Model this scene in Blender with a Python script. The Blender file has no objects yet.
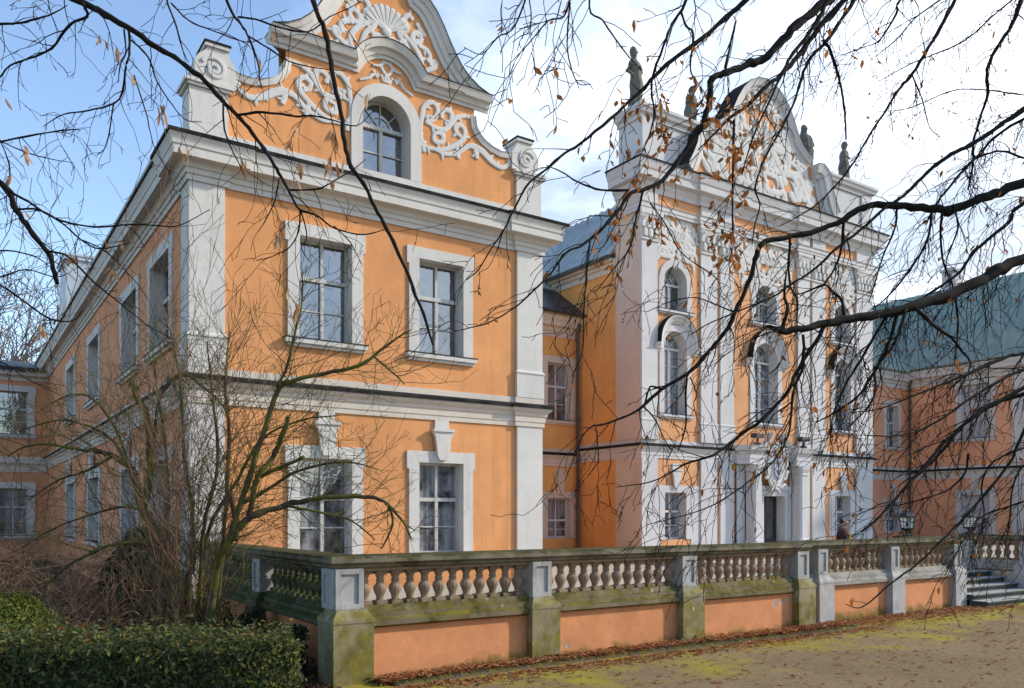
import bpy, bmesh, math, random
from mathutils import Vector, Matrix
R = math.radians
PI = math.pi
S = bpy.context.scene
COL = S.collection

# ------------------------------------------------------------------ camera
FPX, HY, EYE, YAW = 832.6, 515.0, 2.2, R(34.1)
FW = Vector((math.sin(YAW), math.cos(YAW), 0)); RT = Vector((math.cos(YAW), -math.sin(YAW), 0))
cam = bpy.data.cameras.new('camera'); co = bpy.data.objects.new('camera', cam); COL.objects.link(co)
co.location = (0, 0, EYE); co.rotation_euler = (PI/2, 0, -YAW)
cam.sensor_width = 36; cam.lens = FPX/1024*36; cam.shift_y = (HY-344)/1024
cam.clip_start = .05; cam.clip_end = 2000
S.camera = co
def at(px, py, z):
    return Vector((0, 0, EYE)) + (FW + RT*((px-512)/FPX) + Vector((0, 0, (HY-py)/FPX)))*z

# ------------------------------------------------------------------ materials
class NT:
    def __init__(s, name):
        s.m = bpy.data.materials.new(name); s.m.use_nodes = True
        s.t = s.m.node_tree; s.b = s.t.nodes['Principled BSDF']
    def n(s, typ, **kw):
        o = s.t.nodes.new(typ)
        for k, v in kw.items():
            if k in o.inputs: o.inputs[k].default_value = v
            else: setattr(o, k, v)
        return o
    def l(s, a, b): s.t.links.new(a, b)
    def noise(s, scale, detail=4, rough=.6, vec=None, sx=None):
        g = s.n('ShaderNodeNewGeometry')
        src = g.outputs['Position']
        if sx:
            m = s.n('ShaderNodeMapping'); m.inputs['Scale'].default_value = sx
            s.l(src, m.inputs['Vector']); src = m.outputs['Vector']
        o = s.n('ShaderNodeTexNoise', Scale=scale, Detail=detail, Roughness=rough)
        s.l(src, o.inputs['Vector']); return o.outputs['Fac']
    def ramp(s, fac, a, b, ca=(0, 0, 0, 1), cb=(1, 1, 1, 1)):
        r = s.n('ShaderNodeValToRGB'); e = r.color_ramp.elements
        e[0].position = a; e[0].color = ca; e[1].position = b; e[1].color = cb
        s.l(fac, r.inputs['Fac']); return r.outputs['Color']
    def mix(s, fac, a, b, blend='MIX'):
        m = s.n('ShaderNodeMix', data_type='RGBA', blend_type=blend)
        for sock, v in ((m.inputs[0], fac), (m.inputs[6], a), (m.inputs[7], b)):
            if isinstance(v, (int, float)): sock.default_value = v
            elif isinstance(v, tuple): sock.default_value = (*v, 1) if len(v) == 3 else v
            else: s.l(v, sock)
        return m.outputs[2]
    def math(s, op, a, b=0.0):
        m = s.n('ShaderNodeMath', operation=op)
        for i, v in enumerate((a, b)):
            if isinstance(v, (int, float)): m.inputs[i].default_value = v
            else: s.l(v, m.inputs[i])
        return m.outputs[0]
    def z(s):
        g = s.n('ShaderNodeNewGeometry'); x = s.n('ShaderNodeSeparateXYZ')
        s.l(g.outputs['Position'], x.inputs[0]); return x.outputs['Z']
    def up(s):
        g = s.n('ShaderNodeNewGeometry'); x = s.n('ShaderNodeSeparateXYZ')
        s.l(g.outputs['Normal'], x.inputs[0]); return x.outputs['Z']
    def bump(s, fac, strength=.3, dist=.01):
        b = s.n('ShaderNodeBump', Strength=strength, Distance=dist)
        s.l(fac, b.inputs['Height']); s.l(b.outputs[0], s.b.inputs['Normal'])
    def col(s, c, rough=.9, spec=.3):
        if isinstance(c, tuple): s.b.inputs['Base Color'].default_value = (*c, 1)
        else: s.l(c, s.b.inputs['Base Color'])
        s.b.inputs['Roughness'].default_value = rough
        s.b.inputs['Specular IOR Level'].default_value = spec
        return s.m
def sc(c, k): return tuple(x*k for x in c)

def mk_stucco(name, c, stain=(.3, .27, .22), amt=.35, mott=.13, bump=.25):
    t = NT(name)
    a = t.mix(t.ramp(t.noise(.45, 5, .65), .35, .68), sc(c, 1-mott), sc(c, 1+mott*.6))
    a = t.mix(t.math('MULTIPLY', t.ramp(t.noise(7, 6, .7), .45, .75), .22), a, sc(c, .70))
    a = t.mix(t.math('MULTIPLY', t.ramp(t.noise(1.6, 7, .75), .56, .70), .22), a, tuple(min(.8, x*1.12+.05) for x in c))
    a = t.mix(t.math('MULTIPLY', t.ramp(t.noise(2.3, 3, .5, sx=(1, 1, 3.5)), .63, .66), .10), a, sc(c, .62))
    streak = t.ramp(t.noise(1.0, 6, .62, sx=(2.6, 2.6, .22)), .52, .80)
    a = t.mix(t.math('MULTIPLY', streak, amt), a, stain)
    g = t.n('ShaderNodeNewGeometry'); vo = t.n('ShaderNodeTexVoronoi', feature='DISTANCE_TO_EDGE', Scale=.55)
    wob = t.n('ShaderNodeTexNoise', Scale=2.2, Detail=6); t.l(g.outputs['Position'], wob.inputs['Vector'])
    av = t.n('ShaderNodeVectorMath', operation='ADD'); t.l(g.outputs['Position'], av.inputs[0]); t.l(wob.outputs['Color'], av.inputs[1]); t.l(av.outputs[0], vo.inputs['Vector'])
    crack = t.ramp(vo.outputs['Distance'], .0, .012, (1, 1, 1, 1), (0, 0, 0, 1))
    crack = t.math('MULTIPLY', crack, t.ramp(t.noise(.5, 2), .48, .60))
    a = t.mix(t.math('MULTIPLY', crack, .35), a, sc(c, .45))
    damp = t.ramp(t.math('ADD', t.math('MULTIPLY', t.z(), -1.1), t.math('MULTIPLY', t.noise(1.4, 5, .7), 2.6)), .15, .75)
    a = t.mix(t.math('MULTIPLY', damp, .45), a, sc(stain, .9))
    t.bump(t.noise(38, 5, .7), bump, .006)
    return t.col(a, .93, .2)
ORANGE = (.70, .32, .130)
M = {}
M['orange'] = mk_stucco('orange stucco', ORANGE, (.44, .20, .075), .75, .18)
M['orange_shade'] = mk_stucco('shade-tinted orange stucco', (.70, .32, .165), (.42, .23, .15), .5, .20)  # same stucco as the front, with the tone of its shade in the colour
M['orange_pale'] = mk_stucco('faded peach stucco', (.66, .335, .165), (.46, .25, .14), .6, .18)
M['orange_far_lift'] = mk_stucco('shade-lifted orange stucco', (.78, .385, .215), (.46, .26, .17), .5, .18)  # shaded far walls made brighter in the colour itself to lift their shade
M['orange_bounce'] = mk_stucco('bounce-tinted orange stucco', (.76, .36, .115), (.48, .23, .08), .5, .15)  # warm reflected light on the shaded link and side wall put into the colour
M['trim'] = mk_stucco('pale grey lime wash', (.61, .585, .54), (.36, .33, .29), .42, .10)
M['trim_warm'] = mk_stucco('cream lime wash', (.62, .55, .46), (.36, .32, .26), .45, .10)
M['trim_peach'] = mk_stucco('peach white lime wash', (.62, .49, .39), (.38, .31, .25), .35, .10)
M['relief'] = mk_stucco('white stucco relief', (.60, .585, .56), (.34, .31, .27), .30, .10, .15)
M['risalit_trim'] = mk_stucco('cool white lime wash', (.565, .555, .55), (.40, .37, .34), .45, .10)
M['blind'] = mk_stucco('grey painted blind window', (.45, .44, .45), (.25, .24, .24), .3, .1)

def mk_flash():
    t = NT('weathered lead flashing')
    a = t.mix(t.ramp(t.noise(3, 5), .35, .7), (.010, .010, .011), (.040, .038, .036))
    return t.col(a, .85, .1)
M['flash'] = mk_flash()
def mk_wood(name, c):
    t = NT(name)
    a = t.mix(t.ramp(t.noise(9, 5, sx=(3, 3, .5)), .35, .7), sc(c, .75), sc(c, 1.1))
    return t.col(a, .55, .4)
M['sash'] = mk_wood('grey painted sash wood', (.50, .49, .465))
M['sash_white'] = mk_wood('white painted sash wood', (.62, .61, .60))
M['door_wood'] = mk_wood('dark door wood', (.05, .045, .04))
def mk_glass():
    t = NT('old window glass')
    a = t.mix(t.ramp(t.noise(1.1, 4), .42, .62), (.012, .014, .018), (.085, .09, .10))
    t.bump(t.noise(2.6, 3), .32, .02)
    m = t.col(a, .04, .5); t.b.inputs['IOR'].default_value = 2.7
    return m
M['glass'] = mk_glass()
def mk_curtain():
    t = NT('old glass over pale curtains')
    fold = t.ramp(t.noise(9, 3, .5, sx=(1, 1, .04)), .35, .7)
    a = t.mix(fold, (.11, .12, .135), (.32, .335, .35))
    a = t.mix(t.ramp(t.noise(1.3, 3), .5, .62), a, (.03, .034, .04))
    t.bump(t.noise(2.6, 3), .3, .02)
    m = t.col(a, .06, .5); t.b.inputs['IOR'].default_value = 2.2
    return m
M['curtain'] = mk_curtain()
def mk_metalroof(name, c, c2, rough=.42, metal=.0):
    t = NT(name)
    a = t.mix(t.ramp(t.noise(.8, 6, .7), .35, .68), c, c2)
    m = t.col(a, rough, .6); t.b.inputs['Metallic'].default_value = metal
    t.bump(t.noise(6, 4), .15, .02)
    return m
M['roof_blue'] = mk_metalroof('blue grey sheet metal', (.30, .345, .35), (.44, .475, .47), .5, .05)
M['roof_green'] = mk_metalroof('verdigris sheet metal', (.19, .255, .215), (.29, .335, .29), .7, .0)
M['roof_dark'] = mk_metalroof('black roofing', (.02, .021, .024), (.045, .045, .05), .5)
M['pipe'] = mk_metalroof('dark painted downpipe', (.03, .028, .026), (.065, .06, .055), .5)
M['dormer'] = mk_metalroof('pale zinc cladding', (.36, .40, .44), (.48, .52, .55), .5, .2)

def mk_stone(name, c, moss=(.10, .105, .012), moss2=(.045, .055, .014), z0=0, z1=1, base=.5, up=.3, scale=3.0, white=.4, dark=(.12, .11, .09)):
    """grey stone with moss that thins between heights z0 and z1; lichen-white flakes"""
    t = NT(name)
    a = t.mix(t.ramp(t.noise(2.5, 5), .35, .7), sc(c, .78), sc(c, 1.08))
    a = t.mix(t.math('MULTIPLY', t.ramp(t.noise(5, 6, .7, sx=(1, 1, .25)), .5, .75), .6), a, dark)
    hgt = t.math('DIVIDE', t.math('SUBTRACT', z1, t.z()), max(z1-z0, .001))
    hgt = t.math('MINIMUM', t.math('MAXIMUM', hgt, 0), 1)
    f = t.math('ADD', t.math('MULTIPLY', hgt, base), t.math('MULTIPLY', t.math('MAXIMUM', t.up(), 0), up))
    f = t.math('ADD', f, t.math('MULTIPLY', t.math('SUBTRACT', t.noise(scale, 7, .7), .5), 1.7))
    fm = t.ramp(f, .28, .62)
    mc = t.mix(t.ramp(t.noise(4.5, 5, .7), .38, .66), moss2, moss)
    a = t.mix(t.math('MULTIPLY', fm, .93), a, mc)
    a = t.mix(t.math('MULTIPLY', t.ramp(t.noise(6.5, 5, .6), .66, .70), white), a, (.42, .42, .40))
    t.bump(t.noise(40, 6, .75), .55, .012)
    return t.col(a, .95, .15)
M['st_plinth'] = mk_stone('mossy pier base stone', (.33, .29, .18), (.235, .19, .028), (.12, .105, .028), 0, 2.4, .58, .30, 2.6, .9)
M['st_cap'] = mk_stone('mossy coping stone', (.22, .18, .11), (.18, .15, .02), (.05, .048, .012), 0, 2, .62, .45, 3.2, .6)
M['st_rail'] = mk_stone('mossy handrail stone', (.22, .195, .14), (.085, .075, .02), (.03, .03, .012), 0, 3.4, .65, .6, 3.0, .1)
M['st_pier'] = mk_stone('pale pier stone', (.42, .415, .40), (.10, .11, .02), (.05, .055, .02), .9, 1.3, .30, .2, 4, .0)
M['st_balu'] = mk_stone('baluster stone', (.35, .255, .18), (.13, .12, .018), (.05, .055, .015), .95, 1.30, .45, .2, 5, .0, (.085, .07, .055))
M['st_clean'] = mk_stone('whitish pier stone', (.46, .45, .43), (.12, .11, .03), (.08, .08, .03), 0, 1.2, .10, .2, 3, .3)
M['st_capgrey'] = mk_stone('grey coping stone', (.34, .32, .28), (.10, .10, .03), (.06, .06, .03), 0, 2, .20, .3, 3, .4)
def mk_step():
    t = NT('step stone')
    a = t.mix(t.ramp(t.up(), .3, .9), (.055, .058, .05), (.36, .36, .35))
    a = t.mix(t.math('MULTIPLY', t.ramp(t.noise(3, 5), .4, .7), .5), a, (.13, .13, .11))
    t.bump(t.noise(30, 5), .4, .01); return t.col(a, .9, .2)
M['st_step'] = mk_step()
M['st_side'] = mk_stone('damp green stone', (.16, .16, .11), (.06, .075, .012), (.03, .04, .01), 0, 2.6, .70, .5, 3.0, .1)
M['statue'] = mk_stone('dark weathered sandstone', (.17, .165, .14), (.06, .065, .05), (.04, .045, .035), 18, 22, .4, .2, 3, .1)

def mk_panel():
    t = NT('terrace wall plaster')
    c = (.66, .285, .125)
    a = t.mix(t.ramp(t.noise(1.3, 6, .7), .35, .7), sc(c, .80), sc(c, 1.10))
    a = t.mix(t.math('MULTIPLY', t.ramp(t.noise(9, 5, .7), .5, .75), .25), a, (.42, .19, .09))
    h = t.math('ADD', t.math('MULTIPLY', t.z(), -2.6), t.math('MULTIPLY', t.noise(2.2, 5, .7), 1.5))
    a = t.mix(t.ramp(h, .38, .75), a, (.20, .135, .03))
    chip = t.ramp(t.noise(2.0, 3, .55), .675, .685)
    a = t.mix(chip, a, (.33, .33, .32))
    t.bump(t.math('ADD', t.noise(3, 5), t.math('MULTIPLY', chip, -.4)), .5, .03)
    return t.col(a, .93, .2)
M['panel'] = mk_panel()

def mk_ground(name, c1, c2, c3, moss, mossamt, seed=0):
    t = NT(name)
    a = t.mix(t.ramp(t.noise(.35, 6, .7), .35, .68), c1, c2)
    a = t.mix(t.math('MULTIPLY', t.ramp(t.noise(45, 4, .8), .44, .62), .75), a, c3)
    a = t.mix(t.math('MULTIPLY', t.ramp(t.noise(11, 6, .8), .52, .66), .75), a, sc(c1, .5))
    g = t.n('ShaderNodeNewGeometry'); x = t.n('ShaderNodeSeparateXYZ'); t.l(g.outputs['Position'], x.inputs[0])
    yy = x.outputs['Y']
    near = t.math('MULTIPLY', t.math('SUBTRACT', yy, 6.2), .26)
    near = t.math('MINIMUM', t.math('MAXIMUM', near, 0), 1.0)
    f = t.math('ADD', t.math('MULTIPLY', near, mossamt), t.math('MULTIPLY', t.math('SUBTRACT', t.noise(.8, 8, .75), .5), 2.6))
    a = t.mix(t.math('MULTIPLY', t.ramp(f, .35, .85), .85), a, moss)
    t.bump(t.noise(70, 4, .8), .7, .012)
    return t.col(a, .97, .1)
M['road'] = mk_ground('gravelly drive', (.135, .092, .046), (.235, .162, .084), (.35, .25, .145), (.33, .275, .024), .78)
M['soil'] = mk_ground('leafy soil', (.05, .038, .024), (.09, .065, .04), (.14, .10, .06), (.05, .06, .012), .3)
M['terr'] = mk_ground('terrace paving', (.40, .36, .29), (.46, .41, .33), (.50, .45, .38), (.12, .12, .03), .1)

def mk_leafmat(name, cols, rough=.7):
    t = NT(name)
    oi = t.n('ShaderNodeNewGeometry')
    r = t.n('ShaderNodeValToRGB'); e = r.color_ramp.elements
    e[0].color = (*cols[0], 1); e[1].color = (*cols[-1], 1)
    for i, c in enumerate(cols[1:-1]):
        k = e.new((i+1)/(len(cols)-1)); k.color = (*c, 1)
    t.l(oi.outputs['Random Per Island'], r.inputs['Fac'])
    m = t.col(r.outputs['Color'], rough, .3)
    tr = t.n('ShaderNodeBsdfTranslucent'); mx = t.n('ShaderNodeMixShader'); mx.inputs[0].default_value = .35
    t.l(r.outputs['Color'], tr.inputs['Color'])
    out = t.t.nodes['Material Output']
    t.l(t.b.outputs[0], mx.inputs[1]); t.l(tr.outputs[0], mx.inputs[2]); t.l(mx.outputs[0], out.inputs['Surface'])
    return m
M['dryleaf'] = mk_leafmat('dry beech leaf', [(.30, .10, .02), (.50, .17, .025), (.22, .085, .03), (.60, .24, .04)])
M['keys'] = mk_leafmat('dry hornbeam keys', [(.48, .29, .15), (.66, .44, .25), (.36, .17, .08), (.60, .30, .11)])
M['litter'] = mk_leafmat('fallen leaves', [(.30, .10, .03), (.42, .17, .05), (.20, .08, .035), (.48, .26, .12), (.34, .10, .03), (.36, .24, .13)])
M['hedge'] = mk_leafmat('hedge leaf', [(.035, .06, .025), (.09, .12, .03), (.05, .085, .045), (.24, .22, .04), (.035, .06, .03), (.15, .16, .05), (.10, .07, .03)])
M['hedge_red'] = mk_leafmat('reddish hedge tip', [(.25, .06, .02), (.20, .13, .02), (.16, .15, .03)])
M['conifer'] = mk_leafmat('conifer spray', [(.09, .12, .015), (.16, .18, .025), (.06, .09, .02), (.20, .20, .03)])
M['ivy'] = mk_leafmat('ivy leaf', [(.018, .035, .014), (.03, .05, .02), (.04, .06, .02)])
def mk_bark(name, c, moss=None, amt=.5):
    t = NT(name)
    a = t.mix(t.ramp(t.noise(14, 5, .7), .35, .7), sc(c, .65), sc(c, 1.25))
    if moss: a = t.mix(t.math('MULTIPLY', t.ramp(t.noise(2.6, 5, .7), .42, .60), amt), a, moss)
    t.bump(t.noise(60, 4, .7), .5, .006)
    return t.col(a, .92, .2)
M['bark'] = mk_bark('dark wet beech bark', (.011, .009, .008), (.020, .021, .009), .4)
M['bark_horn'] = mk_bark('dark hornbeam bark', (.018, .013, .011))
M['bark_shrub'] = mk_bark('mossy shrub bark', (.085, .062, .042), (.15, .155, .018), .85)
M['twig_shrub'] = mk_bark('brown shrub twigs', (.17, .105, .065))
M['twig_bramble'] = mk_bark('dry bramble stems', (.13, .075, .045), (.10, .06, .03), .4)
M['bark_far'] = mk_bark('grey far bark', (.15, .115, .10))
M['iron'] = mk_metalroof('black iron', (.012, .012, .013), (.03, .03, .03), .45)
M['lampglass'] = NT('milky lantern glass').col((.85, .83, .74), .25, .5)
M['gold'] = NT('tarnished gilding').col((.30, .20, .08), .5, .5)
M['crest_blue'] = NT('faded blue tincture').col((.36, .36, .46), .7, .3)
M['crest_red'] = NT('faded red tincture').col((.34, .07, .05), .7, .3)
M['skin'] = NT('skin').col((.50, .26, .18), .6, .4)
M['jacket'] = mk_stucco('dark brown jacket cloth', (.060, .034, .024), (.03, .02, .015), .2, .2)
M['trousers'] = mk_stucco('dark trousers cloth', (.03, .03, .035), (.02, .02, .02), .2, .2)
M['hair'] = NT('dark hair').col((.02, .015, .012), .6, .3)
M['yellow_cloth'] = NT('yellow cloth').col((.60, .42, .12), .8, .2)
M['edging'] = mk_stone('tile edging', (.15, .115, .075), (.30, .24, .015), (.12, .10, .03), -.2, .4, .35, .5, 4, .1)

# ------------------------------------------------------------------ mesh helpers
class Fac:
    """a facade frame: P(u, z, d) with d metres out of the wall"""
    def __init__(s, o, U, N): s.o = Vector((*o, 0)); s.U = Vector((*U, 0)); s.N = Vector((*N, 0))
    def P(s, u, z, d=0): return s.o + s.U*u + s.N*d + Vector((0, 0, z))
def FRONT(Y): return Fac((0, Y), (1, 0), (0, -1))
def LEFT(X): return Fac((X, 0), (0, 1), (-1, 0))

class MB:
    def __init__(s): s.v = []; s.f = []
    def add(s, vs, fs):
        k = len(s.v); s.v += [tuple(v) for v in vs]; s.f += [tuple(i+k for i in f) for f in fs]
    def box(s, x0, x1, y0, y1, z0, z1):
        s.add([(x0,y0,z0),(x1,y0,z0),(x1,y1,z0),(x0,y1,z0),(x0,y0,z1),(x1,y0,z1),(x1,y1,z1),(x0,y1,z1)],
              [(0,3,2,1),(4,5,6,7),(0,1,5,4),(1,2,6,5),(2,3,7,6),(3,0,4,7)])
    def fbox(s, F, u0, u1, z0, z1, d0, d1):
        s.add([F.P(*p) for p in ((u0,z0,d0),(u1,z0,d0),(u1,z0,d1),(u0,z0,d1),(u0,z1,d0),(u1,z1,d0),(u1,z1,d1),(u0,z1,d1))],
              [(0,3,2,1),(4,5,6,7),(0,1,5,4),(1,2,6,5),(2,3,7,6),(3,0,4,7)])
    def taper(s, F, u0, u1, z0, z1, d0, d1, top):
        a = top
        s.add([F.P(*p) for p in ((u0,z0,d0),(u1,z0,d0),(u1,z0,d1),(u0,z0,d1),(u0+a,z1,d0),(u1-a,z1,d0),(u1-a,z1,d1-a),(u0+a,z1,d1-a))],
              [(0,3,2,1),(4,5,6,7),(0,1,5,4),(1,2,6,5),(2,3,7,6),(3,0,4,7)])
    def rings(s, rings, closed=True, caps=True):
        n = len(rings[0]); k = len(s.v)
        for r in rings: s.v += [tuple(p) for p in r]
        for i in range(len(rings)-1):
            for j in range(n if closed else n-1):
                a = k+i*n+j; b = k+i*n+(j+1) % n
                s.f.append((a, b, b+n, a+n))
        if caps and n > 2:
            s.f.append(tuple(range(k+n-1, k-1, -1))); s.f.append(tuple(range(k+(len(rings)-1)*n, k+len(rings)*n)))
    def prism(s, F, poly, d0, d1):
        s.rings([[F.P(u, z, d0) for u, z in poly], [F.P(u, z, d1) for u, z in poly]])
    def ring2(s, F, inner, outer, d0, d1, dr):
        """strip between two outlines: front at d1, outer side d0..d1, inner reveal from d1 back to dr"""
        n = len(inner); k = len(s.v)
        for pts, d in ((inner, dr), (inner, d1), (outer, d1), (outer, d0)):
            s.v += [tuple(F.P(u, z, d)) for u, z in pts]
        for r in range(3):
            for i in range(n-1):
                a = k+r*n+i; s.f.append((a, a+1, a+1+n, a+n))
        s.f.append((k+n, k+2*n, k+3*n, k)); s.f.append((k+2*n-1, k+n-1, k+4*n-1, k+3*n-1))
    def hmould(s, path, prof):
        """horizontal moulding: path in plan (outside on the right of travel), profile (out, z)"""
        rings = []
        n = len(path)
        for i in range(n):
            p = Vector(path[i])
            t0 = (p-Vector(path[i-1])).normalized() if i else None
            t1 = (Vector(path[i+1])-p).normalized() if i < n-1 else None
            t0 = t0 or t1; t1 = t1 or t0
            n0 = Vector((t0.y, -t0.x)); n1 = Vector((t1.y, -t1.x))
            m = n0+n1
            m = m*(2/m.length_squared) if m.length > .01 else n0
            rings.append([(p.x+m.x*o, p.y+m.y*o, z) for o, z in prof])
        s.rings(rings, closed=False, caps=True)
    def vmould(s, F, path, prof):
        """moulding along a path in the facade plane; profile (n, d): n to the left of travel"""
        rings = []; n = len(path)
        for i in range(n):
            p = Vector(path[i])
            t0 = (p-Vector(path[i-1])).normalized() if i else None
            t1 = (Vector(path[i+1])-p).normalized() if i < n-1 else None
            t0 = t0 or t1; t1 = t1 or t0
            m = Vector((-t0.y, t0.x))+Vector((-t1.y, t1.x))
            m = m*(2/m.length_squared) if m.length > .35 else Vector((-t0.y, t0.x))
            rings.append([F.P(p.x+m.x*a, p.y+m.y*a, d) for a, d in prof])
        s.rings(rings, closed=False, caps=True)
    def tube(s, pts, rad, n=6, cap=True):
        pts = [Vector(p) for p in pts]
        rings = []; ref = Vector((.31, .17, .93))
        for i, p in enumerate(pts):
            t = (pts[min(i+1, len(pts)-1)]-pts[max(i-1, 0)])
            if t.length < 1e-9: t = Vector((0, 0, 1))
            t.normalize()
            if abs(t.dot(ref)) > .97: ref = Vector((.9, .2, .1))
            a = t.cross(ref).normalized(); b = t.cross(a)
            r = rad[i] if isinstance(rad, (list, tuple)) else rad
            rings.append([p+(a*math.cos(2*PI*j/n)+b*math.sin(2*PI*j/n))*r for j in range(n)])
        s.rings(rings, True, cap)
    def lathe(s, c, prof, n=12, flat=0):
        s.rings([[(c[0]+r*math.cos(2*PI*(j+.5)/n), c[1]+r*math.sin(2*PI*(j+.5)/n), c[2]+z) for j in range(n)] for r, z in prof])
    def wall(s, F, outer, holes=(), d=0):
        bm = bmesh.new(); ed = []
        for loop in [outer]+list(holes):
            vs = [bm.verts.new((u, z, 0)) for u, z in loop]
            ed += [bm.edges.new((vs[i], vs[(i+1) % len(vs)])) for i in range(len(vs))]
        bmesh.ops.triangle_fill(bm, edges=ed, use_beauty=True, use_dissolve=False)
        bm.verts.index_update()
        s.add([F.P(v.co.x, v.co.y, d) for v in bm.verts], [tuple(v.index for v in f.verts) for f in bm.faces])
        bm.free()
    def relief(s, F, path, w, h, d0=0.0):
        """raised stucco band along a path in the facade plane; w per point"""
        rings = []; n = len(path)
        for i in range(n):
            p = Vector(path[i]); t = Vector(path[min(i+1, n-1)])-Vector(path[max(i-1, 0)])
            t = t.normalized() if t.length > 1e-6 else Vector((1, 0))
            q = Vector((-t.y, t.x)); a = w[i] if isinstance(w, list) else w
            k = h*(.35+.65*min(1, a/(max(w) if isinstance(w, list) else w)))
            rings.append([F.P(*(p+q*a*x), d0+k*y) for x, y in ((-.5, 0), (-.46, .75), (-.28, 1), (.28, 1), (.46, .75), (.5, 0))])
        s.rings(rings, closed=False, caps=True)
    def build(s, name, mat, parent=None, smooth=False, normals=True, label=None):
        me = bpy.data.meshes.new(name); me.from_pydata(s.v, [], s.f)
        if normals:
            bm = bmesh.new(); bm.from_mesh(me); bmesh.ops.recalc_face_normals(bm, faces=bm.faces[:]); bm.to_mesh(me); bm.free()
        if smooth: me.polygons.foreach_set('use_smooth', [True]*len(me.polygons))
        me.materials.append(M[mat] if isinstance(mat, str) else mat)
        o = bpy.data.objects.new(name, me); COL.objects.link(o)
        if parent:
            o.parent = parent
            o.matrix_parent_inverse = parent.matrix_world.inverted()
        if label: o['label'] = label
        return o
def thing(name, label, cat, loc=(0, 0, 0), group=None):
    o = bpy.data.objects.new(name, None); COL.objects.link(o); o.location = loc
    o.matrix_world = Matrix.Translation(loc)
    o.empty_display_size = .2
    o['label'] = label; o['category'] = cat
    if group: o['group'] = group
    return o
def tag(o, label=None, cat=None, group=None, kind=None):
    if label: o['label'] = label
    if cat: o['category'] = cat
    if group: o['group'] = group
    if kind: o['kind'] = kind
    return o
# ------------------------------------------------------------------ the palace
rnd = random.Random(7)
PAL = thing('palace', 'orange and white two storey baroque palace with scrolled gables and tall windows', 'palace', (8.5, 17.7, 0))

def outline(uc, w, z0, z1, arch=False, off=0, base=0):
    hw = w/2+off
    if not arch: return [(uc-hw, z0-base), (uc-hw, z1+off), (uc+hw, z1+off), (uc+hw, z0-base)]
    zs = z1-w/2
    return [(uc-hw, z0-base)]+[(uc+hw*math.cos(a), zs+hw*math.sin(a)) for a in [PI-PI*i/16 for i in range(17)]]+[(uc+hw, z0-base)]

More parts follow.
